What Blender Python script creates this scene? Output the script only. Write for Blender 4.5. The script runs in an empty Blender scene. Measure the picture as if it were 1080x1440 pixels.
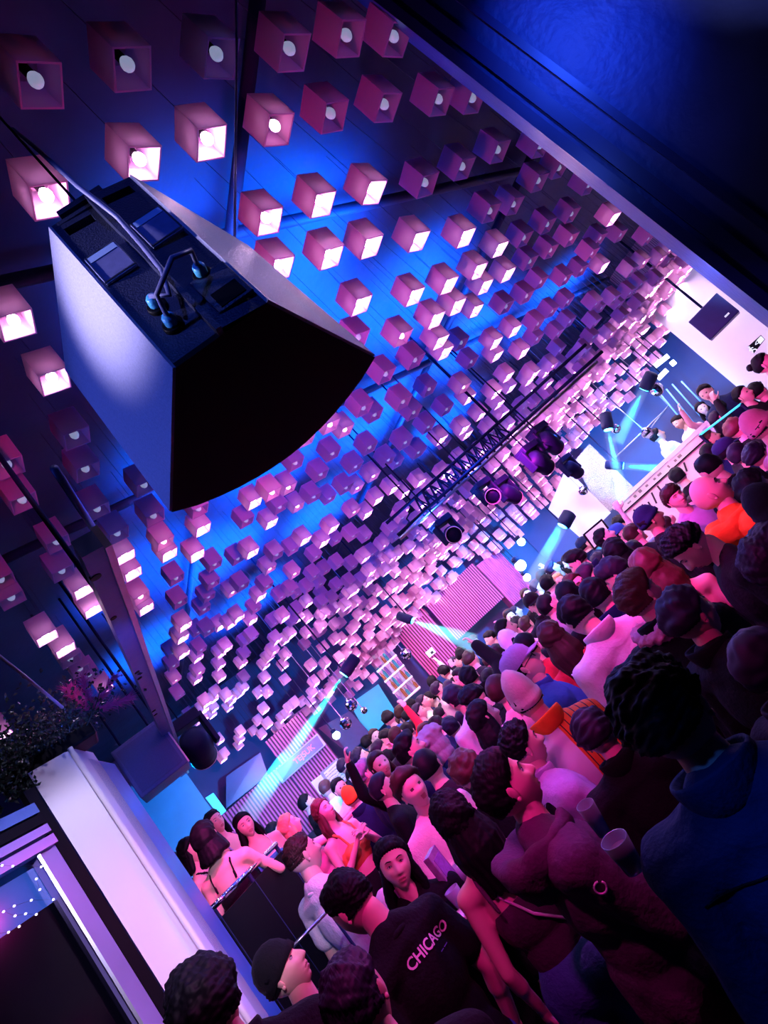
import bpy, bmesh, math, random
import numpy as np
from mathutils import Vector, Matrix, Euler

random.seed(7)
RNG = np.random.RandomState(11)
C = bpy.context.scene.collection
SC = bpy.context.scene
PI = math.pi

# ------------------------------------------------------------------ camera
F, CX, CY = 850.0, 540.0, 720.0          # focal length and centre in pixels of the 1080x1440 frame
CAM = np.array([0.0, 0.0, 2.05])
PITCH, ROLL, AZ = (math.radians(v) for v in (13.8, 42.5, 36.0))
_right = np.array([math.cos(AZ), -math.sin(AZ), 0.0])
_fh = np.array([math.sin(AZ), math.cos(AZ), 0.0])
_z = np.array([0, 0, 1.0])
_fwd = _fh * math.cos(PITCH) + _z * math.sin(PITCH)
_up = -_fh * math.sin(PITCH) + _z * math.cos(PITCH)
_xr = _right * math.cos(ROLL) - _up * math.sin(ROLL)
_yd = -_right * math.sin(ROLL) - _up * math.cos(ROLL)
cd = bpy.data.cameras.new('camera')
cd.sensor_fit = 'VERTICAL'
cd.sensor_height = 36.0
cd.lens = F / 1440.0 * 36.0
cd.clip_start, cd.clip_end = 0.05, 100
cam = bpy.data.objects.new('camera', cd)
C.objects.link(cam)
cam.matrix_world = Matrix(((_xr[0], -_yd[0], -_fwd[0], CAM[0]), (_xr[1], -_yd[1], -_fwd[1], CAM[1]),
                           (_xr[2], -_yd[2], -_fwd[2], CAM[2]), (0, 0, 0, 1)))
SC.camera = cam

# ------------------------------------------------------------------ world and lights
w = bpy.data.worlds.new('club_dark')
SC.world = w
w.use_nodes = True
w.node_tree.nodes['Background'].inputs[0].default_value = (0.02, 0.05, 0.35, 1)
w.node_tree.nodes['Background'].inputs[1].default_value = 0.03
SC.view_settings.view_transform = 'Standard'
SC.view_settings.look = 'None'
SC.view_settings.exposure = 0.0
SC.view_settings.gamma = 1.0
SC.view_settings.use_curve_mapping = False
SC.cycles.max_bounces = 4
SC.cycles.diffuse_bounces = 2
SC.cycles.glossy_bounces = 2
SC.cycles.transmission_bounces = 4
SC.cycles.transparent_max_bounces = 6
SC.cycles.volume_bounces = 0
SC.cycles.sample_clamp_indirect = 4.0
SC.cycles.caustics_reflective = False
SC.cycles.caustics_refractive = False
SC.cycles.use_denoising = True


def lamp(name, kind, loc, col, power, size=0.04, target=None, angle=60, blend=0.6, spread=None):
    d = bpy.data.lights.new(name, kind)
    d.energy, d.color = power, col
    if kind == 'SPOT':
        d.spot_size, d.spot_blend, d.shadow_soft_size = math.radians(angle), blend, size
    elif kind == 'AREA':
        d.shape, d.size = 'DISK', size
        if spread: d.spread = math.radians(spread)
    else:
        d.shadow_soft_size = size
    o = bpy.data.objects.new(name, d)
    C.objects.link(o)
    o.location = loc
    if target is not None:
        o.rotation_euler = (Vector(target) - Vector(loc)).to_track_quat('-Z', 'Y').to_euler()
    return o


MAG, PINK, BLUE, CYAN, LAV = (1, .03, .42), (1, .06, .5), (.02, .12, 1), (.05, .75, 1), (.62, .55, 1)
# unseen magenta spots added over the crowd, all thrown outward and down into the hall
PK = (1, .02, .46)
for loc, tgt, pw, ang in [((.95, 1.12, 2.72), (2.3, 2.5, 1.1), 90, 125), ((2.2, 2.0, 3.0), (3.9, 3.0, 1.3), 230, 100), ((1.2, 3.1, 3.0), (1.9, 5.0, 1.3), 230, 100),
                          ((3.6, 3.3, 3.0), (5.2, 4.4, 1.3), 300, 100), ((1.7, 5.5, 2.9), (2.4, 7.7, 1.4), 300, 100), ((3.4, 5.5, 2.8), (4.9, 7.5, 1.3), 300, 100),
                          ((5.2, 2.9, 2.9), (6.8, 3.7, 1.3), 300, 74), ((.7, 3.9, 2.9), (.95, 6.0, 1.3), 200, 62), ((.55, 1.35, 2.75), (.75, 2.9, 1.3), 60, 90), ((1.95, 2.3, 2.7), (.6, 2.6, 1.35), 75, 90)]:
    lamp('magenta_wash_light', 'SPOT', loc, PK, pw * .88, .04, tgt, ang, .8)
# pink spots on the cubes: one head hidden behind the loudspeaker, the rest added
for loc, tgt, pw, ang, col_ in [((1.25, 1.75, 3.2), (2.5, 1.75, 4.0), 22, 120, (1, .05, .5)), ((.2, 1.95, 3.5), (.02, 2.8, 4.3), 16, 90, (1, .05, .45)),
                                ((1.5, 2.2, 3.0), (3.2, 3.6, 3.5), 50, 120, (1, .14, .62)), ((1.35, 2.6, 3.15), (2.0, 5.6, 3.75), 55, 80, (1, .14, .62)),
                                ((1.0, 1.35, 3.5), (.5, 1.0, 4.2), 2.2, 120, (1, .02, .2)),
                                ((2.3, 4.6, 2.7), (4.4, 6.8, 3.2), 45, 130, (1, .2, .75)), ((4.0, 2.4, 2.8), (7.0, 3.4, 3.4), 40, 120, (1, .2, .75)),
                                ((1.7, 5.4, 2.8), (2.6, 9.0, 3.2), 40, 110, (1, .2, .75)), ((5.6, 4.4, 2.7), (8., 6., 3.2), 30, 120, (1, .25, .8))]:
    lamp('pink_cube_light', 'SPOT', loc, col_, pw, .03, tgt, ang, .7)
# white-lavender light on the loudspeaker flanks and the column
lamp('lavender_side_light', 'SPOT', (-.75, 1.35, 3.55), LAV, 260, .04, (.36, .98, 3.22), 26, 1.0)
lamp('blue_side_light', 'SPOT', (-.8, 1.8, 3.1), (.08, .14, 1), 60, .04, (.55, 1.1, 3.0), 40, .8)
lamp('lavender_edge_light', 'SPOT', (1.75, .45, 3.75), LAV, 16, .03, (.95, .95, 3.15), 40, .6)
lamp('blue_rear_light', 'SPOT', (-.1, -.5, 3.7), (.03, .1, 1), 46, .03, (.64, .89, 3.1), 32, .8)
lamp('lavender_column_light', 'SPOT', (.22, .9, 2.75), (.7, .6, 1), 230, .05, (.02, 3.2, 2.1), 36, .5)
# unseen area lights added to turn the ceiling blue between the cubes
for (x, y), pw in [((1.95, 2.35), 13), ((2.5, 2.5), 40), ((2.9, 3.4), 40), ((2.1, 4.1), 26), ((3.0, 4.8), 40), ((4.2, 3.3), 36), ((4.5, 5.0), 40), ((5.8, 4.3), 36), ((1.6, 5.8), 18), ((2.5, 6.4), 40),
                   ((4.2, 6.8), 40), ((6.4, 6.2), 36), ((7.6, 4.3), 36), ((1.7, 8.0), 36), ((3.3, 8.6), 36)]:
    lamp('blue_ceiling_fill', 'AREA', (x, y, 4.2), (.0, .13, 1), pw * 3.2, 1.3, (x, y, 5), spread=120)
for loc, p in [((2.0, 2.5, 3.3), 12), ((3.2, 4.2, 3.0), 26), ((5.4, 3.6, 3.0), 26), ((2.2, 6.6, 3.0), 26), ((4.8, 6.2, 2.9), 26)]:
    lamp('blue_fill_light', 'POINT', loc, (.02, .12, 1), p, .04)
# added blue spots washing down over the crowd from above
for loc, tgt, p in [((1.8, 2.6, 3.7), (1.6, 2.2, 1.2), 60), ((3.6, 3.6, 3.5), (3.4, 3.4, 1.2), 130), ((2.4, 5.2, 3.3), (2.4, 5.0, 1.2), 130), ((5.6, 4.0, 3.4), (5.6, 3.8, 1.2), 130), ((4.4, 6.4, 3.0), (4.4, 6.4, 1.2), 150)]:
    lamp('blue_wash_light', 'SPOT', loc, (.015, .1, 1), p, .05, tgt, 120, .9)
for loc, tgt, p in [((6.6, 6.2, 2.5), (7.4, 9.6, 1.9), 900), ((3.2, 8.0, 2.4), (4.4, 11.8, 2.1), 1300), ((7.0, 4.6, 2.5), (10., 6.4, 2.0), 700), ((1.6, 6.6, 2.5), (1.9, 11, 2.2), 700), ((.95, 6.3, 2.9), (.6, 8.6, 2.0), 40)]:
    lamp('cyan_wash_light', 'SPOT', loc, (.0, .32, 1), p, .04, tgt, 90, .8)
lamp('white_wall_light', 'SPOT', (7.4, 2.2, 3.3), (.6, .66, 1), 90, .05, (9.9, 3.9, 2.6), 60, .5)
lamp('screen_light', 'SPOT', (5.6, 5.0, 3.0), (.55, .68, 1), 16, .05, (7.2, 6.4, 2.4), 40, .5)
lamp('booth_light', 'SPOT', (5.9, 3.6, 2.9), (.8, 1, .7), 70, .04, (7.2, 4.9, 1.95), 50, .6)
lamp('blue_wall_light', 'SPOT', (1.35, -.3, 3.9), (.02, .08, 1), 85, .04, (2.33, .56, 3.3), 34, 1.0)
lamp('blue_trim_light', 'SPOT', (1.3, .2, 3.3), (.05, .12, 1), 10, .03, (2.24, .74, 3.0), 50, 1.0)
lamp('column_side_fill', 'SPOT', (1.2, 2.3, 2.6), (.02, .2, 1), 90, .03, (.3, 3.7, 1.8), 44, .6)  # down to the plume: unseen accent spots added, no fixtures
lamp('blue_box_fill', 'SPOT', (.15, 4.0, 2.75), (.06, .13, 1), 40, .03, (.66, 5.3, 2.85), 34, .6)
lamp('blue_beam_fill', 'SPOT', (.12, 2.3, 2.6), (.06, .14, 1), 26, .03, (.62, 3.3, 3.05), 70, .8)
lamp('planting_fill', 'SPOT', (.1, 2.3, 3.6), (.7, .6, 1), 14, .03, (-.03, 3.2, 3.0), 36, .6)
lamp('plume_fill', 'SPOT', (.25, 2.5, 3.3), (1, .1, .4), 10, .03, (.14, 3.25, 3.15), 30, .6)
lamp('blue_jacket_fill', 'SPOT', (-.2, .55, 3.0), (.02, .13, 1), 170, .04, (.60, .70, 1.45), 34, 1.0)  # added spot without a fixture, edges the nearest jacket in blue
lamp('red_side_fill', 'SPOT', (.15, 1.35, 2.35), (1, .02, .12), 50, .03, (.76, .74, 1.66), 26, .5)  # hovering spot added to redden the nearest neck, no fixture

# ------------------------------------------------------------------ helpers
def ray(px, py):
    return _xr * ((px - CX) / F) + _yd * ((py - CY) / F) + _fwd

def at_depth(px, py, d):
    return CAM + ray(px, py) * d

def at_dist(px, py, h):
    r = ray(px, py)
    return CAM + r * (h / math.hypot(r[0], r[1]))

def at_z(px, py, z):
    r = ray(px, py)
    return CAM + r * ((z - CAM[2]) / r[2])

def polar(az, d, z=0.0):
    a = math.radians(az)
    return np.array([d * math.sin(a), d * math.cos(a), z])

def project(P):
    v = np.asarray(P) - CAM
    zc = v @ _fwd
    return CX + F * (v @ _xr) / zc, CY + F * (v @ _yd) / zc, zc

MATS = {}
def mat(name, col, rough=.6, metal=0.0, emit=None, es=0.0, var=.12, scale=14.0, bump=0.0, bscale=None, coat=0.0, trans=0.0, sheen=0.0, spec=None):
    if name in MATS: return MATS[name]
    m = bpy.data.materials.new(name)
    m.use_nodes = True
    nt = m.node_tree
    b = nt.nodes['Principled BSDF']
    b.inputs['Roughness'].default_value = rough
    b.inputs['Metallic'].default_value = metal
    b.inputs['Coat Weight'].default_value = coat
    b.inputs['Transmission Weight'].default_value = trans
    b.inputs['Sheen Weight'].default_value = sheen
    if spec is not None: b.inputs['Specular IOR Level'].default_value = spec
    c = tuple(col) + (1,) if len(col) == 3 else tuple(col)
    b.inputs['Base Color'].default_value = c
    if var > 0 or bump > 0:
        tc = nt.nodes.new('ShaderNodeTexCoord')
        nz = nt.nodes.new('ShaderNodeTexNoise')
        nz.inputs['Scale'].default_value = scale
        nz.inputs['Detail'].default_value = 3
        nt.links.new(tc.outputs['Object'], nz.inputs['Vector'])
        if var > 0:
            mx = nt.nodes.new('ShaderNodeMix')
            mx.data_type = 'RGBA'
            mx.inputs[6].default_value = tuple(v * (1 - var) for v in c[:3]) + (1,)
            mx.inputs[7].default_value = tuple(min(1, v * (1 + var)) for v in c[:3]) + (1,)
            nt.links.new(nz.outputs['Fac'], mx.inputs[0])
            nt.links.new(mx.outputs[2], b.inputs['Base Color'])
        if bump > 0:
            n2 = nt.nodes.new('ShaderNodeTexNoise')
            n2.inputs['Scale'].default_value = bscale or scale * 3
            n2.inputs['Detail'].default_value = 4
            nt.links.new(tc.outputs['Object'], n2.inputs['Vector'])
            bp = nt.nodes.new('ShaderNodeBump')
            bp.inputs['Strength'].default_value = bump
            bp.inputs['Distance'].default_value = .02
            nt.links.new(n2.outputs['Fac'], bp.inputs['Height'])
            nt.links.new(bp.outputs['Normal'], b.inputs['Normal'])
    if emit is not None:
        b.inputs['Emission Color'].default_value = tuple(emit) + (1,)
        b.inputs['Emission Strength'].default_value = es
    MATS[name] = m
    return m

def mesh_obj(name, verts, faces, m=None, parent=None, smooth=False, mats=None, midx=None):
    me = bpy.data.meshes.new(name)
    me.from_pydata([tuple(v) for v in verts], [], [tuple(f) for f in faces])
    return link_mesh(name, me, m, parent, smooth, mats, midx)

def link_mesh(name, me, m=None, parent=None, smooth=False, mats=None, midx=None):
    if m is not None and not me.materials: me.materials.append(m)
    if mats:
        for k in mats: me.materials.append(k)
        if midx is not None: me.polygons.foreach_set('material_index', np.asarray(midx, dtype=np.int32))
    if smooth: me.polygons.foreach_set('use_smooth', np.ones(len(me.polygons), dtype=bool))
    o = bpy.data.objects.new(name, me)
    C.objects.link(o)
    if parent is not None: o.parent = parent
    return o

def bm_obj(name, bm, m=None, parent=None, smooth=False):
    me = bpy.data.meshes.new(name)
    bm.normal_update()
    bm.to_mesh(me); bm.free()
    return link_mesh(name, me, m, parent, smooth)

def box(bm, c, s, rz=0.0, rot=None, bev=0.0):
    r = bmesh.ops.create_cube(bm, size=1)
    M = Matrix.Translation(Vector(c)) @ (rot.to_4x4() if rot is not None else Matrix.Rotation(rz, 4, 'Z')) @ Matrix.Diagonal((s[0], s[1], s[2], 1))
    bmesh.ops.transform(bm, matrix=M, verts=r['verts'])
    if bev > 0:
        es = list({e for v in r['verts'] for e in v.link_edges})
        bmesh.ops.bevel(bm, geom=es, offset=bev, segments=2, affect='EDGES', profile=.5)

def tube(bm, pts, r, n=8, caps=True):
    pts = [Vector(p) for p in pts]
    rs = r if isinstance(r, (list, tuple)) else [r] * len(pts)
    rings, prev = [], None
    for i, p in enumerate(pts):
        d = (pts[min(i + 1, len(pts) - 1)] - pts[max(i - 1, 0)]).normalized()
        if prev is None:
            a = d.orthogonal().normalized()
        else:
            a = (prev - d * prev.dot(d)).normalized()
        prev = a
        b = d.cross(a)
        rings.append([bm.verts.new(p + (a * math.cos(2 * PI * k / n) + b * math.sin(2 * PI * k / n)) * rs[i]) for k in range(n)])
    for i in range(len(rings) - 1):
        for k in range(n):
            bm.faces.new((rings[i][k], rings[i][(k + 1) % n], rings[i + 1][(k + 1) % n], rings[i + 1][k]))
    if caps:
        bm.faces.new(list(reversed(rings[0]))); bm.faces.new(rings[-1])

def lathe(bm, prof, n=20, M=None, caps=True):
    rings = []
    for r, z in prof:
        ring = []
        for k in range(n):
            v = Vector((r * math.cos(2 * PI * k / n), r * math.sin(2 * PI * k / n), z))
            ring.append(bm.verts.new(M @ v if M else v))
        rings.append(ring)
    for i in range(len(rings) - 1):
        for k in range(n):
            bm.faces.new((rings[i][k], rings[i][(k + 1) % n], rings[i + 1][(k + 1) % n], rings[i + 1][k]))
    if caps: bm.faces.new(list(reversed(rings[0]))); bm.faces.new(rings[-1])

def ball(bm, c, r, seg=16, rings=10, rot=None):
    s = bmesh.ops.create_uvsphere(bm, u_segments=seg, v_segments=rings, radius=1)
    rr = r if isinstance(r, (list, tuple)) else (r, r, r)
    M = Matrix.Translation(Vector(c)) @ (rot.to_4x4() if rot is not None else Matrix.Identity(4)) @ Matrix.Diagonal((rr[0], rr[1], rr[2], 1))
    bmesh.ops.transform(bm, matrix=M, verts=s['verts'])

def prism(bm, poly, z0, z1):
    a = [bm.verts.new((p[0], p[1], z0)) for p in poly]
    b = [bm.verts.new((p[0], p[1], z1)) for p in poly]
    n = len(poly)
    for i in range(n):
        bm.faces.new((a[i], a[(i + 1) % n], b[(i + 1) % n], b[i]))
    bm.faces.new(list(reversed(a))); bm.faces.new(b)

def tag(o, label=None, cat=None, group=None, kind=None):
    if label: o['label'] = label
    if cat: o['category'] = cat
    if group: o['group'] = group
    if kind: o['kind'] = kind
    return o

def empty(name, loc=(0, 0, 0), rot=(0, 0, 0), parent=None):
    o = bpy.data.objects.new(name, None)
    C.objects.link(o)
    o.location = loc; o.rotation_euler = rot
    o.empty_display_size = .1
    if parent: o.parent = parent
    return o

def bx(name, c, s, m, parent=None, rz=0.0, bev=0.0, rot=None):
    bm = bmesh.new(); box(bm, c, s, rz, rot, bev)
    return bm_obj(name, bm, m, parent)

def struct(o): return tag(o, kind='structure')

def slab(name, a, b, z0, z1, th, m, parent=None):
    """an upright slab from plan point a to plan point b, th thick to the far side"""
    a, b = np.array(a[:2], float), np.array(b[:2], float)
    d = (b - a) / np.linalg.norm(b - a)
    n = np.array([d[1], -d[0]])
    if n @ ((a + b) / 2) < 0: n = -n
    bm = bmesh.new(); prism(bm, [a, b, b + n * th, a + n * th], z0, z1)
    bmesh.ops.recalc_face_normals(bm, faces=bm.faces)
    return bm_obj(name, bm, m, parent)

# ------------------------------------------------------------------ room shell
M_floor = mat('floor_vinyl', (.03, .03, .04), .35, var=.3, scale=3)
M_dark = mat('dark_wall_paint', (.025, .03, .05), .6, var=.3, scale=5, bump=.2)
M_bluewall = mat('blue_wall_paint', (.06, .12, .3), .5, var=.35, scale=1.2, bump=.15)
M_ceil = mat('ceiling_paint', (.022, .04, .10), .6, var=.6, scale=2.5, bump=.3)
M_lacquer = mat('lacquered_wall', (.05, .08, .28), .4, var=.85, scale=1.8, bump=.12, bscale=30)
M_white = mat('white_wall_paint', (.8, .78, .82), .6, var=.05, scale=4)
M_black = mat('black_plastic', (.003, .003, .005), .5, var=.1, spec=.1)
M_blackmetal = mat('black_metal', (.006, .012, .045), .55, var=.1, spec=.12)
M_steel = mat('brushed_steel', (.45, .46, .5), .3, metal=1, var=.1)
M_chrome = mat('mirror_chrome', (.9, .9, .95), .06, metal=1, var=0)

struct(bx('floor', (4, 5, -.05), (22, 22, .1), M_floor))
struct(bx('ceiling', (4, 5, 4.65), (22, 22, .1), M_ceil))
struct(slab('wall_back', polar(-14, 12.6), polar(16, 12.9), 0, 4.6, .2, M_bluewall))
struct(slab('wall_back_right', polar(16, 12.9), polar(46, 12.6), 0, 4.6, .2, M_bluewall))
struct(slab('wall_stage', polar(44, 12.4), polar(66, 12.4), 0, 4.6, .2, M_bluewall))
struct(slab('wall_far_right', polar(65, 10.4), polar(84, 9.6), 0, 4.6, .2, M_white))
struct(slab('wall_side', (-2.2, -3), (-2.2, 13), 0, 4.6, .2, M_dark))
struct(slab('wall_rear', (-2.2, -3.2), (8, -3.2), 0, 4.6, .2, M_dark))
# lacquered wall on the near right, its upright end trimmed with two grooved strips
E0 = polar(70.25, 2.35)
wd = np.array([math.sin(math.radians(152)), math.cos(math.radians(152)), 0])
wr = struct(slab('wall_right', E0, E0 + wd * 4.4, 0, 4.6, .25, M_lacquer))
for k, (s0, s1, pr) in enumerate([(0, .035, .02), (.055, .10, .016), (.16, .185, .012)]):
    t = struct(slab('trim_%d' % (k + 1), E0 + wd * s0, E0 + wd * s1, 0, 4.6, -.0, M_lacquer)) if False else None
    a, b = (E0 + wd * s0)[:2], (E0 + wd * s1)[:2]
    n = np.array([-wd[1], wd[0]]);  n = n if n @ a < 0 else -n
    bm = bmesh.new(); prism(bm, [a, b, b + n * pr, a + n * pr], 0, 4.6)
    bmesh.ops.recalc_face_normals(bm, faces=bm.faces)
    struct(bm_obj('trim_%d' % (k + 1), bm, mat('trim_lacquer', (.015, .03, .16), .3, var=.2)))
# ceiling services between the lamp rows
M_duct = mat('painted_duct', (.03, .04, .09), .5, var=.3)
for k, (a, b) in enumerate([((-1.2, 2.05), (7, 2.05)), ((-1.2, 4.2), (9, 4.2)), ((2.0, .4), (2.0, 10)), ((4.9, 1.2), (4.9, 10))]):
    bm = bmesh.new(); tube(bm, [(a[0], a[1], 4.5), (b[0], b[1], 4.5)], .035, 10)
    tag(bm_obj('ceiling_conduit', bm, M_duct, smooth=True), 'dark round conduit %s' % ['crossing the ceiling nearest over the loudspeaker', 'crossing the ceiling farther out over the dance floor', 'running away along the ceiling on the left', 'running away along the ceiling on the right'][k], 'conduit', 'ceiling conduits')

# ------------------------------------------------------------------ hanging cube lamps
U = 0.125
_cp = [(380, 180, 1.92), (187, 98, 1.92), (560, 60, 1.92), (670, 142, 1.92), (78, 537, 1.95), (20, 455, 1.95), (20, 700, 1.95), (505, 430, 1.72), (575, 420, 1.7),
       (420, 700, 1.82), (540, 640, 1.6), (650, 650, 1.45), (800, 560, 1.45), (640, 760, 1.3), (300, 900, 1.8), (300, 1000, 1.7), (300, 1085, 1.15),
       (900, 450, 1.65), (750, 300, 1.85), (600, 480, 1.62), (505, 972, .6), (430, 1000, .85), (560, 895, .84), (620, 830, .94), (740, 740, .76), (880, 560, 1.18), (1000, 395, 1.5),
       (100, 930, 1.6), (240, 760, 1.85), (420, 870, 1.6), (520, 800, 1.5)]
CP = []
for px, py, z in _cp:
    r = ray(px, py); k = z / r[2]
    CP.append((r[0] * k, r[1] * k, z))
CP = np.array(CP)
def wave(x, y):
    d2 = (CP[:, 0] - x) ** 2 + (CP[:, 1] - y) ** 2 + .02
    wt = d2 ** -1.6
    return float((wt * CP[:, 2]).sum() / wt.sum())
def on_wave(px, py):
    z = 1.7
    r = ray(px, py)
    for _ in range(40):
        k = z / max(r[2], .02)
        z += .5 * (wave(r[0] * k, r[1] * k) - z)
    return CAM + r * (z / r[2])

near = [(58,121,0),(187,98,0),(312,83,0),(414,75,0),(494,55,0),(560,57,0),
 (72,283,1),(203,231,1),(298,202,1),(393,183,2),(471,165,0),(546,152,0),(622,144,0),(669,142,0),
 (380,312,1),(455,288,1),(527,271,1),(602,261,0),(654,238,0),(704,214,0),(763,208,0),
 (397,378,1),(467,363,1),(523,348,1),(590,340,1),(656,335,1),(692,300,0),(725,290,0),(760,257,0),(789,239,0),
 (509,430,1),(584,418,1),(632,402,1),(614,451,1),(568,476,2),(586,509,0),(620,482,1),(627,497,1),(545,529,0),(507,478,0),
 (674,382,1),(704,351,1),(739,337,0),(772,318,0),(644,432,1),(683,404,1),(715,387,1),(747,370,0),(776,354,0),(805,337,0),(806,303,0),
 (25,458,1),(78,537,1),(109,617,0),(124,664,0),(140,720,0),(168,754,0),(14,659,0),(35,708,0),(83,766,0),(90,807,0),
 (178,784,1),(119,832,1),(133,859,1),(206,686,0),(219,729,0),(233,765,2),(239,781,1),(4,820,0),(19,845,0),(67,898,1),(93,915,1),(101,930,0),(115,944,0),(128,952,0),(150,970,1),
 (282,719,0),(286,746,1),(278,782,1),(188,808,1),(200,842,2),(5,1035,1)]
bands = [[(360, 300), (560, 380), (650, 420), (710, 490), (760, 540)], [(240, 770), (330, 760), (450, 745), (560, 700), (700, 640), (820, 560), (960, 440)],
         [(180, 800), (260, 900), (270, 960), (300, 1010)], [(320, 860), (330, 980), (310, 1060)], [(300, 1090), (400, 1000), (520, 870), (640, 760)],
         [(430, 960), (520, 890), (600, 850), (680, 780), (790, 660), (900, 520), (1000, 400)], [(640, 600), (700, 560), (740, 500)]]
def near_band(px, py):
    best = 1e9
    for b in bands:
        for (x0, y0), (x1, y1) in zip(b, b[1:]):
            t = max(0, min(1, ((px - x0) * (x1 - x0) + (py - y0) * (y1 - y0)) / ((x1 - x0) ** 2 + (y1 - y0) ** 2)))
            best = min(best, math.hypot(px - x0 - t * (x1 - x0), py - y0 - t * (y1 - y0)))
    return best

cubes = []      # (x, y, z of the open bottom, lit)
for px, py, lit in near:
    P = on_wave(px, py)
    cubes.append((P[0], P[1], P[2], lit, True))
NEAR = np.array([c[:3] for c in cubes])
PIT = .325
for i in range(-6, 34):
    for j in range(1, 34):
        x, y = .10 + PIT * i + (.5 * PIT if j % 2 else 0) * .0, .12 + PIT * j
        d = math.hypot(x, y)
        az = math.degrees(math.atan2(x, y))
        if d < 2.35 or d > 11.5 or az > 69.7 or az < 4.5: continue
        z = CAM[2] + wave(x, y) + RNG.uniform(-.11, .11)
        px, py, zc = project((x, y, z))
        if zc < .3 or not (-25 < px < 1105 and -25 < py < 1465): continue
        if py > 760 and px < 165 + .40 * (py - 760): continue
        if np.hypot(NEAR[:, 0] - x, NEAR[:, 1] - y).min() < .29: continue
        if d < 3.3 and px < 700 and not (250 < px < 560 and py > 520): continue
        nb = near_band(px, py)
        pr = .92 if nb < 17 else (.28 if nb < 30 else (.55 if d > 8 else .10))
        u = RNG.uniform()
        lit = 1 if u < pr else (2 if u < pr + .15 else 0)
        cubes.append((x, y, z, lit, False))
# what the loudspeaker hides wholly is left out
def behind_speaker(c):
    px, py, zc = project(c[:3])
    poly = [(85, 330), (110, 510), (236, 690), (400, 628), (500, 500), (340, 370), (185, 275)]
    ins = False
    for k in range(len(poly)):
        (x0, y0), (x1, y1) = poly[k], poly[k - 1]
        if (y0 > py) != (y1 > py) and px < (x1 - x0) * (py - y0) / (y1 - y0) + x0: ins = not ins
    return ins
# the field closes up towards the far end: a second, offset set of rows
for i in range(-6, 34):
    for j in range(1, 34):
        x, y = .10 + PIT * (i + .5), .12 + PIT * (j + .5)
        d = math.hypot(x, y); az = math.degrees(math.atan2(x, y))
        if d < 7.9 or d > 11.5 or az > 69.7 or az < 23: continue
        z = CAM[2] + wave(x, y) + RNG.uniform(-.16, .06)
        px, py, zc = project((x, y, z))
        if zc < .3 or not (-25 < px < 1105 and -25 < py < 1465): continue
        if py > 760 and px < 165 + .40 * (py - 760): continue
        nb = near_band(px, py); pr = .92 if nb < 17 else (.28 if nb < 30 else (.55 if d > 8 else .10)); u = RNG.uniform()
        cubes.append((x, y, z, 1 if u < pr else (2 if u < pr + .15 else 0), False))
cubes = [c for c in cubes if c[4] or not behind_speaker(c)]
cubes.sort(key=lambda c: math.hypot(c[0], c[1]) ** 2 + (c[2] - CAM[2]) ** 2)

M_shade = mat('pink_lacquered_board', (.80, .36, .58), .55, var=.08, scale=30)
def translucent(m, fac):
    nt = m.node_tree; out = nt.nodes['Material Output']; b = nt.nodes['Principled BSDF']
    t = nt.nodes.new('ShaderNodeBsdfTranslucent'); t.inputs['Color'].default_value = (.95, .8, .95, 1)
    x = nt.nodes.new('ShaderNodeMixShader'); x.inputs[0].default_value = fac
    nt.links.new(b.outputs[0], x.inputs[1]); nt.links.new(t.outputs[0], x.inputs[2]); nt.links.new(x.outputs[0], out.inputs['Surface'])
translucent(M_shade, .45)
M_bulb_off = mat('frosted_bulb', (.75, .8, .9), .3, emit=(.55, .65, 1), es=.35, var=.25, scale=60)  # faint blue glow put into bulbs that are switched off
M_bulb_dim = mat('dimmed_bulb', (.9, .8, .9), .3, emit=(1, .6, .95), es=6, var=0)
M_bulb_lit = mat('glowing_bulb', (1, .9, 1), .3, emit=(1, .6, 1), es=105, var=0)
BULB = {0: M_bulb_off, 1: M_bulb_lit, 2: M_bulb_dim}
M_cord = mat('black_cord', (.05, .05, .09), .5, var=0)

def shade_geo():
    h, t, H = U / 2, .006, U * 1.15
    v, f = [], []
    for z, e in ((0, h), (H, h), (0, h - t), (H - t, h - t)):
        v += [(-e, -e, z), (e, -e, z), (e, e, z), (-e, e, z)]
    for k in range(4):
        n = (k + 1) % 4
        f += [(k, n, 4 + n, 4 + k), (8 + n, 8 + k, 12 + k, 12 + n), (k, 8 + k, 8 + n, n)]
    f += [(4, 5, 6, 7), (15, 14, 13, 12)]
    return v, f
def bulb_geo(seg, rings):
    v, f = [], []
    prof = [(.0, .006), (.013, .010), (.0195, .020), (.0215, .030), (.019, .042), (.012, .055), (.0, .060)]
    if rings == 0: prof = [(.0, .004), (.036, .03), (.0, .09)]
    for r, z in prof[1:-1]:
        v += [(r * math.cos(2 * PI * k / seg), r * math.sin(2 * PI * k / seg), z) for k in range(seg)]
    n = len(prof) - 2
    v += [(0, 0, prof[0][1]), (0, 0, prof[-1][1])]
    a, b = len(v) - 2, len(v) - 1
    for i in range(n - 1):
        for k in range(seg):
            f.append((i * seg + k, i * seg + (k + 1) % seg, (i + 1) * seg + (k + 1) % seg, (i + 1) * seg + k))
    for k in range(seg):
        f.append((a, (k + 1) % seg, k)); f.append((b, (n - 1) * seg + k, (n - 1) * seg + (k + 1) % seg))
    return v, f

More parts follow.
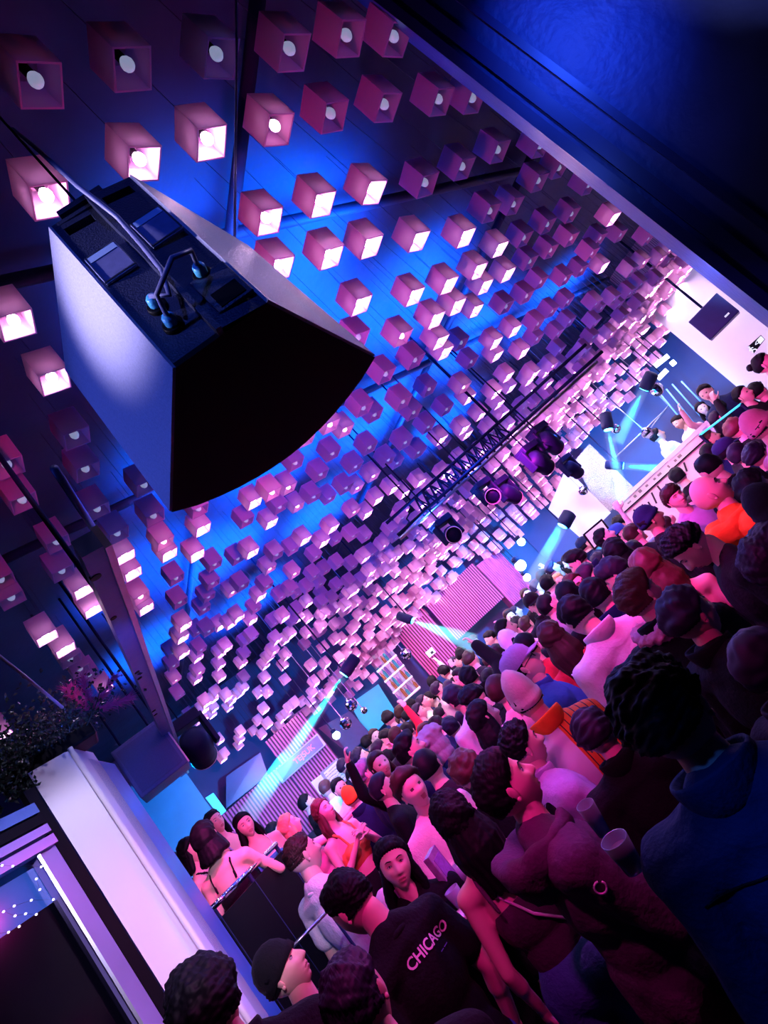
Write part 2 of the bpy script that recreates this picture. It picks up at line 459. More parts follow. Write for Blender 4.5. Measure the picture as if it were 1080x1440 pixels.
sv, sf = shade_geo(); bv, bf = bulb_geo(14, 1)
sm = bpy.data.meshes.new('cube_lamp'); sm.from_pydata(sv, [], sf); sm.materials.append(M_shade)
bms = bmesh.new(); lathe(bms, [(.012, .052), (.015, .06), (.015, .10), (.02, U * 1.15 - .004)], 10)
sock = bpy.data.meshes.new('socket'); bms.to_mesh(sock); bms.free(); sock.materials.append(M_black)
bmeshes = {}
for k in BULB:
    m_ = bpy.data.meshes.new('bulb'); m_.from_pydata(bv, [], bf); m_.materials.append(BULB[k])
    m_.polygons.foreach_set('use_smooth', [True] * len(bf)); bmeshes[k] = m_
cm = bpy.data.meshes.new('cord'); bmx = bmesh.new(); tube(bmx, [(0, 0, U * 1.15), (0, 0, 1.0)], .0014, 5, False); bmx.to_mesh(cm); bmx.free(); cm.materials.append(M_cord)
STATE = {0: 'unlit pink cube lamp', 1: 'glowing pink cube lamp', 2: 'dimly lit pink cube lamp'}
ROWS = {}
for r_, (nm, n_) in enumerate([('topmost row', 6), ('second row from the top', 8), ('third row from the top', 7)]):
    i0 = [0, 6, 14][r_]
    for k in range(n_): ROWS[near[i0 + k][:2]] = '%s, %s from the left in the %s' % ('%s', ['first', 'second', 'third', 'fourth', 'fifth', 'sixth', 'seventh', 'eighth'][k], nm)
def region(px, py):
    if px < 125 + .4 * max(0, py - 740) and py > 640: return 'left of the steel beam'
    if px < 110 and py > 400: return 'beside the pale flank of the loudspeaker'
    if py > 700 and px < 300: return 'right of the steel beam, below the loudspeaker tip'
    if py > 640 and px < 470 and py < 860: return 'under the loudspeaker'
    if px < 470 and py >= 860: return 'over the left slatted bar fronts'
    if .837 * (px - 580) + 30 > py - 75: return 'along the lacquered wall edge'
    if px < 700 and py < 470: return 'right of the loudspeaker, before the brightest blue ceiling'
    if px + py < 1290: return 'over the middle of the dance floor'
    if px > 760: return 'over the stage side of the hall'
    return 'by the lighting truss'
def cube_label(c, k):
    if k in ROWS: return ROWS[k] % STATE[c[3]], None
    px, py, _ = project(c[:3]); t = STATE[c[3]] + ' ' + region(px, py)
    return t, t.replace('lamp ', 'lamps ', 1)
KEY = {}
for px, py, lit in near:
    P = on_wave(px, py); KEY[tuple(np.round(P, 5))] = (px, py)
for c in cubes[:300]:
    o = bpy.data.objects.new('cube_lamp', sm); C.objects.link(o)
    yaw = RNG.normal(0, .035)
    o.matrix_world = Matrix.Translation(c[:3]) @ Matrix.Rotation(yaw, 4, 'Z') @ Matrix.Rotation(RNG.normal(0, .02), 4, 'X')
    lb, gp = cube_label(c, KEY.get(tuple(np.round(c[:3], 5))))
    tag(o, lb, 'lamp', gp or 'cube lamps of the three top rows')
    b = bpy.data.objects.new('bulb', bmeshes[c[3]]); C.objects.link(b); b.parent = o
    h_ = bpy.data.objects.new('socket', sock); C.objects.link(h_); h_.parent = o
    k = bpy.data.objects.new('cord', cm); C.objects.link(k); k.parent = o
    k.scale = (1, 1, 1); k.location = (0, 0, U * 1.15 * (1 - (4.6 - c[2] - U * 1.15) / (1 - U * 1.15)))
    k.scale.z = (4.6 - c[2] - U * 1.15) / (1 - U * 1.15)
# the far rest of the field, past the 300 that show largest
ev, ef = bulb_geo(6, 0)
V, Fc, MI = [], [], []
def addgeo(v, f, M, mi):
    n = len(V)
    for p in v: V.append(tuple(M @ Vector(p)))
    for q in f: Fc.append(tuple(n + i for i in q)); MI.append(mi)
cv = [(.003 * math.cos(a), .003 * math.sin(a), z) for z in (0, 1) for a in (0, 2.1, 4.2)]
cf = [(0, 1, 4, 3), (1, 2, 5, 4), (2, 0, 3, 5)]
for c in cubes[300:]:
    M = Matrix.Translation(c[:3]) @ Matrix.Rotation(RNG.normal(0, .08), 4, 'Z') @ Matrix.Rotation(RNG.normal(0, .05), 4, 'X')
    addgeo(sv, sf, M, 0); addgeo(ev, ef, M, 1 + c[3])
    L = 4.6 - c[2] - U * 1.15
    addgeo(cv, cf, Matrix.Translation((c[0], c[1], c[2] + U * 1.15)) @ Matrix.Diagonal((1, 1, L, 1)), 4)
o = mesh_obj('cube_lamp_field', V, Fc, mats=[M_shade, M_bulb_off, mat('far_glowing_bulb', (1, .9, 1), .3, emit=(1, .68, 1), es=120, var=0), mat('far_dim_bulb', (.9, .8, .9), .3, emit=(1, .6, .95), es=25, var=0), M_cord], midx=MI)
tag(o, 'far field of hundreds of small pink cube pendant lamps', 'lamps', kind='stuff')
print('cubes', len(cubes))

# ------------------------------------------------------------------ the hung loudspeaker seen from behind
sx, sy, sz = Vector((.9016, -.4325, -.0096)), Vector((.4222, .8845, -.1987)), Vector((.0945, .1751, .98))
sx.normalize(); sz = (sz - sx * sz.dot(sx)).normalized(); sy = sz.cross(sx)
S0 = Vector((.638, .89, 3.084))
SM = Matrix(((sx[0], sy[0], sz[0], S0[0]), (sx[1], sy[1], sz[1], S0[1]), (sx[2], sy[2], sz[2], S0[2]), (0, 0, 0, 1)))
SMi = SM.inverted()
def rearpt(px, py, y=0.0):
    o_, d_ = SMi @ Vector(CAM), SMi.to_3x3() @ Vector(ray(px, py))
    return o_ + d_ * ((y - o_[1]) / d_[1])
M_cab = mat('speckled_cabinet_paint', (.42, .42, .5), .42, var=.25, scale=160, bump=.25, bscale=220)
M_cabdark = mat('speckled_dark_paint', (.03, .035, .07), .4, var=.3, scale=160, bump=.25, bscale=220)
M_grille = mat('black_grille_cloth', (.006, .006, .01), .75, var=.2, scale=300)
wr_, wf_, dd, hh = .2194, .625, .342, .604
spk = empty('loudspeaker')
spk.matrix_world = SM
tag(spk, 'large black trapezoid loudspeaker hung near the camera, rear panel with two cables', 'loudspeaker')
front = []
for k in range(13):
    t = k / 12
    x = -wf_ / 2 + wf_ * t
    front.append((x, dd + .11 * math.sin(PI * t) ** .8))
foot = [(-wr_ / 2, 0)] + front + [(wr_ / 2, 0)]
# side panels, top, bottom, curved grille and rear panel are its parts
def wallpart(name, pts, th, m):
    bm = bmesh.new()
    n = len(pts)
    a = [bm.verts.new((p[0], p[1], -hh / 2)) for p in pts]; b = [bm.verts.new((p[0], p[1], hh / 2)) for p in pts]
    for i in range(n - 1): bm.faces.new((a[i], a[i + 1], b[i + 1], b[i]))
    bmesh.ops.recalc_face_normals(bm, faces=bm.faces)
    o = bm_obj(name, bm, m, spk)
    md = o.modifiers.new('thick', 'SOLIDIFY'); md.thickness = th; md.offset = 0
    return o
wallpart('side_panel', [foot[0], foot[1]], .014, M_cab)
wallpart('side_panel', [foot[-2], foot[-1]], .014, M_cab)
wallpart('front_grille', foot[1:-1], .012, M_grille)
for z in (-hh / 2 + .006, hh / 2 - .006):
    bm = bmesh.new(); prism(bm, foot, z - .007, z + .007); bmesh.ops.recalc_face_normals(bm, faces=bm.faces)
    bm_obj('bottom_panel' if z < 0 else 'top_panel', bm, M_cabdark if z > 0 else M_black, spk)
# rear: two strips folded along a centre ridge, each with a slot handle, a plate and a connector dish
def rear_strip(x0, x1, y0, y1, slot):
    bm = bmesh.new()
    def P(u, z, off=0): return (x0 + (x1 - x0) * u, y0 + (y1 - y0) * u + off, z)
    zs = [-hh / 2, slot[1] - .017, slot[1] + .017, hh / 2]; us = [0, .16, .84, 1]
    g = [[bm.verts.new(P(u, z)) for u in us] for z in zs]
    for i in range(3):
        for j in range(3):
            if i == 1 and j == 1: continue
            bm.faces.new((g[i][j], g[i][j + 1], g[i + 1][j + 1], g[i + 1][j]))
    inn = [bm.verts.new(Vector(v.co) + Vector((0, .045, 0))) for v in (g[1][1], g[1][2], g[2][2], g[2][1])]
    out = [g[1][1], g[1][2], g[2][2], g[2][1]]
    for k in range(4): bm.faces.new((out[k], inn[k], inn[(k + 1) % 4], out[(k + 1) % 4]))
    f = bm.faces.new(inn)
    bmesh.ops.recalc_face_normals(bm, faces=bm.faces)
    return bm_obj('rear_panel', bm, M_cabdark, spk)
rl = rear_strip(-wr_ / 2, -.004, 0, .006, (0, hh / 2 - .05))
rr = rear_strip(.004, wr_ / 2, -.014, .0, (0, hh / 2 - .05))
bx('ridge_bar', (0, -.004, 0), (.012, .03, hh), M_cabdark, spk)
M_plate = mat('printed_plate', (.16, .17, .32), .4, var=.3, scale=60)
M_stripe = mat('pale_label_stripe', (.35, .5, .7), .4, var=.1)
M_plug = mat('cyan_connector', (.1, .55, .8), .35, var=.1)
def plate(px, py, w, h, y, par):
    p = rearpt(px, py, y)
    pl = bx('name_plate', (p.x, y - .004, p.z), (w, .008, h), M_plate, par, bev=.002)
    bx('label_stripe', (p.x, y - .0085, p.z + h * .36), (w * .86, .003, h * .2), M_stripe, pl)
    for s in (-1, 1):
        for q in (-1, 1): bx('edge_rail', (p.x + s * w * .47, y - .0085, p.z) if q > 0 else (p.x, y - .0085, p.z + s * h * .47), (w * .03, .004, h) if q > 0 else (w, .004, h * .03), M_steel, pl)
plate(158, 372, .08, .11, .001, spk); plate(222, 322, .08, .11, -.012, spk)
CON = []
for px, py, y in ((222, 432, 0), (244, 458, 0), (286, 388, -.008)):
    p = rearpt(px, py, y)
    M = Matrix.Translation((p.x, y, p.z)) @ Matrix.Rotation(PI / 2, 4, 'X')
    bm = bmesh.new(); lathe(bm, [(.022, -.004), (.022, .006), (.019, .008)], 20, M); d_ = bm_obj('connector_dish', bm, M_black, spk, True)
    bm = bmesh.new(); lathe(bm, [(.014, .006), (.014, .024), (.010, .03)], 16, M); bm_obj('plug', bm, M_plug, d_, True)
    CON.append(Vector((p.x, y - .03, p.z)))
p = rearpt(312, 405, -.01)
bm = bmesh.new(); box(bm, (p.x, -.010, p.z), (.085, .012, .12), bev=.003); rc = bm_obj('connector_recess', bm, M_cabdark, spk)
bx('recess_well', (p.x, -.0165, p.z - .03), (.06, .004, .045), M_black, rc)
bm = bmesh.new()
tube(bm, [CON[2], CON[2] + Vector((0, -.04, -.01)), (CON[2] + CON[1]) / 2 + Vector((.012, -.075, -.01)), CON[1] + Vector((.006, -.045, .005)), CON[1]], .0055, 8)
tag(bm_obj('patch_cable', bm, mat('grey_cable', (.2, .2, .32), .4), spk, True))
# signal cable coming down from the ceiling, and the straight steel hanger wire beside it
bm = bmesh.new()
pts = [at_depth(18, 182, 1.75), at_depth(48, 206, 1.55), at_depth(110, 262, 1.3), SM @ rearpt(165, 305, -.03), SM @ rearpt(200, 345, -.035), SM @ rearpt(228, 380, -.05), SM @ rearpt(238, 415, -.05), SM @ CON[0]]
tube(bm, pts, .006, 8)
tag(bm_obj('speaker_cable', bm, mat('grey_cable', (.2, .2, .32), .4), None, True), 'grey cable running down to the rear socket of the loudspeaker', 'cable')
bm = bmesh.new(); tube(bm, [at_depth(332, -40, 1.9), at_depth(333, 80, 1.85), at_depth(331, 210, 1.8), at_depth(330, 345, 1.78)], .0042, 8)
tag(bm_obj('hanging_cable', bm, mat('pale_cable', (.6, .55, .8), .4), None, True), 'thin pale cable hanging straight past cubes behind the loudspeaker', 'cable')
# steel yoke that carries the loudspeaker
yk = empty('speaker_bracket'); tag(yk, 'thin steel hanger carrying the loudspeaker from the ceiling', 'bracket')
a, b = SM @ Vector((-.02, .05, hh / 2)), Vector((.45, .95, 4.6))
bm = bmesh.new(); tube(bm, [a, (a.x, a.y, 4.62)], .0035, 8); bm_obj('hanger_wire', bm, M_blackmetal, yk, True)
bm = bmesh.new(); box(bm, SM @ Vector((-.02, .05, hh / 2 + .012)), (.12, .12, .02), rot=SM.to_3x3()); bm_obj('mounting_plate', bm, M_blackmetal, yk)

# ------------------------------------------------------------------ left side: beam, box, column, plants, glass screen
M_blue_metal = mat('blue_painted_steel', (.08, .16, .42), .4, metal=.3, var=.25, scale=6, bump=.1)
M_pale_metal = mat('pale_aluminium', (.55, .6, .68), .28, metal=.9, var=.15, scale=20)
ZB = 3.05
R1, R2 = at_z(150, 765, ZB), at_z(264, 1086, ZB)
L1, L2 = at_z(122, 775, ZB), at_z(214, 1004, ZB)
bd = (R2 - R1)[:2] / np.linalg.norm((R2 - R1)[:2]); bn = np.array([bd[1], -bd[0]])
bw = .10
bmroot = empty('ceiling_beam'); tag(bmroot, 'blue painted steel beam with a bright edge running away above the left aisle', 'beam')
s0, s1 = R1[:2], R2[:2]
def beam_part(name, o0, o1, z0, z1, m, a=0.0, b=1.0):
    p, q = s0 + (s1 - s0) * a, s0 + (s1 - s0) * b
    bm = bmesh.new(); prism(bm, [p + bn * o0, p + bn * o1, q + bn * o1, q + bn * o0], z0, z1)
    bmesh.ops.recalc_face_normals(bm, faces=bm.faces)
    return bm_obj(name, bm, m, bmroot)
beam_part('soffit', -.085, -.012, ZB, ZB + .07, M_blue_metal)
beam_part('edge_flange', -.012, .012, ZB - .012, ZB + .08, M_pale_metal)
L = np.linalg.norm(s1 - s0)
for t in (.03, .10, .24, .26, .40, .42):
    p = s0 + (s1 - s0) * t - bn * .07
    bm = bmesh.new(); lathe(bm, [(.014 if t > .05 else .02, ZB - .003), (.014 if t > .05 else .02, ZB + .01)], 12, Matrix.Translation((p[0], p[1], 0)))
    bm_obj('bolt_hole', bm, M_black, bmroot)
for t in (.1, .5, .92):
    p = s0 + (s1 - s0) * t - bn * .06
    bm = bmesh.new(); tube(bm, [(p[0], p[1], ZB + .06), (p[0], p[1], 4.62)], .012, 8); bm_obj('hanger_rod', bm, M_blackmetal, bmroot, True)
# thin rail that leads on from the beam towards the lens
bm = bmesh.new(); a, b = at_z(76, 658, ZB + .12), at_z(150, 772, ZB + .12); tube(bm, [a, b], .012, 8)
bm_obj('rail', bm, M_blue_metal, bmroot, True)
# square blue speaker box slung under the beam's far end
c = at_dist(214, 1070, 5.4)
rt = empty('speaker_box', tuple(c), (0, 0, -math.radians(6))); tag(rt, 'dark blue square speaker box slung under the far end of the steel beam', 'loudspeaker')
bx('cabinet', (0, 0, 0), (.40, .40, .42), mat('blue_cabinet_paint', (.05, .09, .26), .45, var=.2, scale=40, bump=.15), rt, bev=.01)
bx('front_grille', (0, -.205, -.0), (.34, .012, .36), mat('blue_grille', (.03, .06, .2), .6, var=.3, scale=220), rt)
bx('corner_trim', (.202, -.19, 0), (.012, .03, .42), M_pale_metal, rt)
for s in (-.12, .12):
    bm = bmesh.new(); tube(bm, [(s, 0, .2), (s, 0, 4.6 - c[2])], .01, 8); bm_obj('hanger_rod', bm, M_blackmetal, rt, True)
# moving head beside the beam end
def mover(name, pos, aim, label, k=1.0, group='moving head lamps'):
    rt = empty(name, tuple(pos)); tag(rt, label, 'lamp', group)
    bx('base', (0, 0, .17 * k), (.22 * k, .16 * k, .07 * k), M_blackmetal, rt, bev=.008)
    for s in (-1, 1):
        bm = bmesh.new(); box(bm, (s * .115 * k, 0, .06 * k), (.03 * k, .10 * k, .22 * k), bev=.01); bm_obj('yoke_arm', bm, M_blackmetal, rt)
    d = (Vector(aim) - Vector(pos)).normalized()
    q = d.to_track_quat('Z', 'Y').to_matrix().to_4x4()
    bm = bmesh.new(); lathe(bm, [(.05 * k, -.13 * k), (.085 * k, -.10 * k), (.095 * k, .02 * k), (.08 * k, .10 * k), (.085 * k, .14 * k), (.078 * k, .14 * k), (.07 * k, .11 * k)], 22, q)
    h = bm_obj('head', bm, M_blackmetal, rt, True)
    bm = bmesh.new(); lathe(bm, [(.070 * k, .118 * k), (.06 * k, .130 * k), (.03 * k, .138 * k), (.004 * k, .14 * k)], 22, q); bm_obj('lens', bm, mat('dark_lens', (.004, .008, .03), .4, var=0, spec=.04), h, True)
    bm = bmesh.new(); lathe(bm, [(.079 * k, .136 * k), (.086 * k, .139 * k), (.086 * k, .146 * k), (.079 * k, .147 * k), (.079 * k, .136 * k)], 22, q, False); bm_obj('lens_ring', bm, M_white, h, True)  # white paint stands in for the ring's reflection
    bm = bmesh.new(); tube(bm, [(0, 0, .2 * k), (0, 0, 4.6 - pos[2])], .007, 8); bm_obj('drop_pole', bm, M_blackmetal, rt, True)
    return rt
mover('moving_head_lamp', at_dist(278, 1050, 6.2), at_dist(330, 1130, 7.5), 'dark moving head lamp beside the far end of the blue beam', 1.5)

# white column with rounded corner
pa, pb, pc = polar(-1.35, 3.15), polar(2.1, 3.22), polar(3.9, 3.85)
M_col = mat('white_column_paint', (.82, .8, .86), .45, var=.06, scale=3, bump=.05)
col = struct(empty('pillar_white')); col['kind'] = 'structure'
CT = 2.88
bm = bmesh.new()
prism(bm, [pa, pb, pb + (pc - pb) * .5, pa + np.array([.0, .5, 0])], 0, CT)
bmesh.ops.recalc_face_normals(bm, faces=bm.faces)
ed = [e for e in bm.edges if abs(e.verts[0].co.z - e.verts[1].co.z) > 1 and (Vector(pb[:2]) - e.verts[0].co.xy).length < .01]
bmesh.ops.bevel(bm, geom=ed, offset=.028, segments=5, affect='EDGES', profile=.5)
bm_obj('column_shaft', bm, M_col, col)
e2 = pb + (pc - pb) * .12
bm = bmesh.new(); prism(bm, [pb + (pc - pb) * .22, pc, pc + np.array([-.1, .2, 0]), pb + np.array([-.05, .3, 0])], 0, CT - .05)
bmesh.ops.recalc_face_normals(bm, faces=bm.faces)
bm_obj('side_panel', bm, mat('blue_lit_panel', (.05, .18, .55), .3, var=.25, scale=5), col)  # blue light on the column's side face is put into its colour
bm = bmesh.new(); pm = pb + (pc - pb) * .10
tube(bm, [(pb[0] - .012, pb[1] - .03, 0), (pb[0] - .012, pb[1] - .03, CT)], .012, 10); bm_obj('corner_bead', bm, M_white, col, True)
# black channel, violet metal jamb and black glass to the left of the column
M_violet = mat('violet_anodised_metal', (.32, .26, .6), .3, metal=.5, var=.3, scale=4)
M_blackglass = mat('black_glass', (.001, .001, .003), .12, var=0, spec=.25)
def panel(name, azs, d, z0, z1, m, th=.03, par=None):
    bm = bmesh.new(); a, b = polar(azs[0], d[0]), polar(azs[1], d[1])
    dr = (b - a)[:2] / np.linalg.norm((b - a)[:2]); n = np.array([-dr[1], dr[0]])
    prism(bm, [a[:2], b[:2], b[:2] + n * th, a[:2] + n * th], z0, z1)
    bmesh.ops.recalc_face_normals(bm, faces=bm.faces)
    return bm_obj(name, bm, m, par)
def AZ_(px, py):
    r = ray(px, py); return math.degrees(math.atan2(r[0], r[1]))
gl = tag(empty('glass_screen'), 'black glass screen in a violet metal frame left of the white column', 'screen')
zt = at_dist(70, 1190, 2.7)[2]
j0, j1, j2 = AZ_(128, 1318), AZ_(158, 1318), AZ_(181, 1318)
panel('jamb', (j0, j1), (2.7, 2.75), 0, zt, M_violet, .05, gl)
panel('jamb_edge', (j0 - .22, j0), (2.69, 2.69), 0, zt, M_pale_metal, .03, gl)
panel('channel', (j1 + .05, j2), (2.82, 2.85), 0, zt + .25, M_black, .03, gl)
panel('pane', (j0 - 14, j0 - .25), (2.3, 2.74), 0, zt - .16, M_blackglass, .02, gl)
panel('upper_pane', (j0 - 14, j0 - .25), (2.32, 2.76), zt - .16, zt - .02, mat('blue_glass', (.03, .10, .35), .12, var=.2), .02, gl)
for k, (h0, h1, m) in enumerate([(.0, .035, M_violet), (.045, .075, M_violet), (.085, .12, M_black), (.125, .165, M_blue_metal)]):
    panel('transom_bar', (j0 - 14, j1 + .3), (2.27 - .012 * (k % 2), 2.72 - .012 * (k % 2)), zt + h0, zt + h1, m, .05, gl)
# glowing dots added before the black glass in place of reflections in it
fl = empty('glass_glints', tuple(at_dist(30, 1265, 2.2))); tag(fl, 'sparse tiny white dots standing for reflections in the black glass screen', 'reflections')
M_glint = mat('glint_dot', (1, 1, 1), .4, emit=(1, .85, 1), es=5, var=0)
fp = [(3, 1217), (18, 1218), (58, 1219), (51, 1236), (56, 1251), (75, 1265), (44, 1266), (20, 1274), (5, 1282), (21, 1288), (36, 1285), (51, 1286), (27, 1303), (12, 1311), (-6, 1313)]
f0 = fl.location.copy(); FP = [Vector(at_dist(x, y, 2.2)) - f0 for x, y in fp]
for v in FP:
    bm = bmesh.new(); ball(bm, v, (.0034, .0034, .0026), 8, 6); bm_obj('bulb', bm, M_glint, fl, True)  # each bulb glows as a reflected dot, not a lamp
bm = bmesh.new(); tube(bm, [FP[0] + Vector((-.1, 0, .3))] + FP, .0004, 4); bm_obj('wire', bm, M_black, fl)  # thread added only to join the reflection dots
# planting on the column top
M_leaf = mat('dark_glossy_leaf', (.03, .05, .045), .25, var=.5, scale=30)
M_pamp = mat('dyed_magenta_plume', (.55, .06, .25), .8, var=.4, scale=50)
pl = empty('trailing_plant', tuple((pa + pb) / 2 * 1.0 + np.array([0, 0, CT]))); tag(pl, 'dark small-leaved plant trailing over the top of the white column', 'plant')
bm = bmesh.new(); box(bm, (0, .12, .03), (.42, .2, .07), bev=.01); bm_obj('planter', bm, M_black, pl)
rs = np.random.RandomState(4)
V_, F_ = [], []
for k in range(1900):
    q = rs.uniform(0, 1) ** .5
    a = np.array([rs.normal(-.03, .17), rs.normal(.08, .10), .05 + abs(rs.normal(.06, .10))])
    if a[0] < -.08 and rs.rand() < .35: a[2] -= .13; a[1] = -.06 - abs(rs.normal(0, .04))
    d = rs.normal(0, 1, 3); d /= np.linalg.norm(d); e = np.cross(d, rs.normal(0, 1, 3)); e /= np.linalg.norm(e)
    l_, w_ = rs.uniform(.016, .034), rs.uniform(.006, .011); n = len(V_); c_ = np.cross(d, e) * .004
    V_ += [a, a + d * l_ * .5 + e * w_ - c_, a + d * l_, a + d * l_ * .5 - e * w_ - c_, a + d * l_ * .5 + c_]
    F_ += [(n, n + 1, n + 4), (n + 1, n + 2, n + 4), (n + 2, n + 3, n + 4), (n + 3, n, n + 4)]
o = mesh_obj('leaves', V_, F_, M_leaf, pl); o['kind'] = 'stuff'
V_, F_ = [], []
bm = bmesh.new()
for k in range(22):
    p = Vector((rs.normal(-.03, .12), rs.normal(.08, .06), .03)); d = Vector((rs.normal(0, .5), rs.normal(0, .4), 1)).normalized()
    tube(bm, [p, p + d * .08 + Vector((.01, 0, 0)), p + d * .17], .003, 4)
bm_obj('stems', bm, M_leaf, pl)
pp = empty('pampas_plume', tuple(at_dist(128, 1000, 3.25))); tag(pp, 'magenta feathery pampas plumes fanning out above the white column', 'plant')
for g_ in range(5):
    ax = Vector((.45 - .16 * g_, rs.normal(0, .2), .15 + .28 * g_ - .3)).normalized()
    V_, F_ = [], []
    for k in range(260):
        t = rs.uniform(.05, 1); b0 = ax * (.17 * t); d = (ax * 1.6 + Vector(rs.normal(0, .55, 3))).normalized(); e = d.cross(Vector(rs.normal(0, 1, 3))).normalized() * .0022
        n = len(V_); l_ = rs.uniform(.04, .085)
        V_ += [b0 - e, b0 + e, b0 + d * l_ + Vector((0, 0, -.012)), b0 + d.cross(e).normalized() * .002]; F_ += [(n, n + 1, n + 2), (n + 1, n + 3, n + 2), (n + 3, n, n + 2)]
    o = mesh_obj('plume', V_, F_, M_pamp, pp)
bm = bmesh.new(); tube(bm, [(0, 0, 0), (-.05, .02, -.08), (-.09, .05, CT - pp.location.z + .02)], .006, 6); bm_obj('stalk', bm, M_leaf, pp)
# loose cable hanging left of the planting
bm = bmesh.new(); tube(bm, [at_depth(-10, 915, 2.2), at_depth(40, 955, 2.3), at_depth(88, 995, 2.5)], .006, 8)
tag(bm_obj('hanging_wire', bm, mat('pale_cable', (.6, .55, .8), .4), None, True), 'pale violet cable slanting down beside the planting', 'cable')

# ------------------------------------------------------------------ depth of the hall
M_slat = mat('pink_painted_slat', (.62, .12, .33), .5, var=.12, scale=8)
M_slatback = mat('wine_dark_board', (.10, .01, .05), .6, var=.2)
def slat_wall(name, label, azs, d, z0, z1, n, thick=.12):
    a, b = polar(azs[0], d[0]), polar(azs[1], d[1])
    rt = empty(name, tuple(a)); tag(rt, label, 'slatted panel', 'slatted bar fronts')
    v = b - a; L_ = np.linalg.norm(v); u = v / L_; nrm = np.array([u[1], -u[0], 0])
    if nrm @ (a + b) > 0: nrm = -nrm
    bm = bmesh.new()
    P = [np.zeros(3), v, v - nrm * thick, -nrm * thick]
    prism(bm, [p[:2] for p in P], z0, z1); bmesh.ops.recalc_face_normals(bm, faces=bm.faces); bm_obj('backing_board', bm, M_slatback, rt)
    bm = bmesh.new()
    for k in range(n):
        t0, t1 = (k + .12) / n, (k + .62) / n
        prism(bm, [(v * t0)[:2], (v * t1)[:2], (v * t1 + nrm * .03)[:2], (v * t0 + nrm * .03)[:2]], z0, z1)
    bmesh.ops.recalc_face_normals(bm, faces=bm.faces)
    o = bm_obj('slats', bm, M_slat, rt); o['kind'] = 'stuff'
    return rt, u, nrm
HZ = lambda px, py, d: at_dist(px, py, d)[2]
DA = 10.4
slA, uA, nA = slat_wall('slatted_bar_front', 'pink slatted bar front on the left with framed sign and white notices', (14.2, 18.2), (DA, DA), HZ(483, 1078, DA) - .25, HZ(428, 1010, DA) + .12, 14)
slA2, _, _ = slat_wall('slatted_bar_front', 'lower pink slatted bar front beside the raised booth', (7.9, 14.15), (DA, DA), HZ(400, 1165, DA) - .3, HZ(360, 1105, DA), 22)
DL = 11.2
slL, uL, nL = slat_wall('slatted_bar_front', 'pink slatted canopy with a green exit sign, left of the middle canopy', (29.0, 32.6), (DL, DL), HZ(603, 947, DL) - .15, HZ(565, 885, DL) + .08, 14)
slM, _, _ = slat_wall('slatted_bar_front', 'broad middle pink slatted canopy over the far bar', (33.0, 38.9), (DL + .1, DL), HZ(665, 880, DL), HZ(640, 825, DL) + .1, 27)
slR, _, _ = slat_wall('slatted_bar_front', 'narrow pink slatted canopy right of the middle canopy', (38.95, 41.4), (DL, DL + .5), HZ(725, 838, DL) - .1, HZ(690, 788, DL) + .1, 14)
M_ltrim = mat('pale_pink_trim', (.8, .5, .62), .4, var=0)
def at_wall(px, py, d, off=.0):
    p = at_dist(px, py, d - off); return p
def flat_sign(name, label, cat, corners, d, th, m, parent=None):
    """a flat board through four pixel corners, all at distance d"""
    P = [at_dist(px, py, d) for px, py in corners]
    c = sum(P) / 4
    n = np.cross(P[1] - P[0], P[3] - P[0]); n /= np.linalg.norm(n)
    if n @ (c - CAM) > 0: n = -n
    bm = bmesh.new()
    a = [bm.verts.new(p) for p in P]; b = [bm.verts.new(p - n * th) for p in P]
    bm.faces.new(a); bm.faces.new(list(reversed(b)))
    for i in range(4): bm.faces.new((a[i], b[i], b[(i + 1) % 4], a[(i + 1) % 4]))
    bmesh.ops.recalc_face_normals(bm, faces=bm.faces)
    o = bm_obj(name, bm, m, parent)
    if label: tag(o, label, cat)
    u = (P[1] - P[0]); u /= np.linalg.norm(u); v = np.cross(n, u)
    return o, c, u, v, n, np.linalg.norm(P[1] - P[0]), np.linalg.norm(P[3] - P[0])
def text_mesh(s, size, m, M, name='lettering', parent=None, ext=.002):
    cu = bpy.data.curves.new('t', 'FONT'); cu.body = s; cu.size = size; cu.align_x = 'CENTER'; cu.align_y = 'CENTER'; cu.extrude = ext
    o = bpy.data.objects.new('t', cu); C.objects.link(o)
    dg = bpy.context.evaluated_depsgraph_get(); me = bpy.data.meshes.new_from_object(o.evaluated_get(dg))
    bpy.data.objects.remove(o); bpy.data.curves.remove(cu)
    me.transform(M); me.materials.clear()
    return link_mesh(name, me, m, parent)
def board_text(s, size, info, m, dx=0, dy=0, name='lettering', off=.006):
    o, c, u, v, n, W, H = info
    M = Matrix(((u[0], v[0], n[0], 0), (u[1], v[1], n[1], 0), (u[2], v[2], n[2], 0), (0, 0, 0, 1)))
    M.translation = Vector(c + u * dx + v * dy + n * off)
    return text_mesh(s, size, m, M, name, o)
# framed sign over the left bar front (lettering in the photo is only faintly legible)
M_signblue = mat('sign_blue', (.03, .06, .3), .3, var=.2)
M_neon = mat('pink_neon', (.8, .1, .7), .4, emit=(.75, .12, .9), es=1.1, var=0)
si = flat_sign('framed_sign', 'long blue framed sign with pink lettering on the left slatted front', 'sign', [(399, 1098), (455, 1048), (446, 1034), (389, 1083)], DA - .12, .04, M_signblue)
fr = flat_sign('sign_frame', None, None, [(397, 1102), (459, 1047), (446, 1031), (385, 1085)], DA - .115, .05, mat('lilac_frame', (.4, .4, .8), .4), si[0])[0]
board_text('TEJSUK', si[6] * .62, si, M_neon, dx=.07)
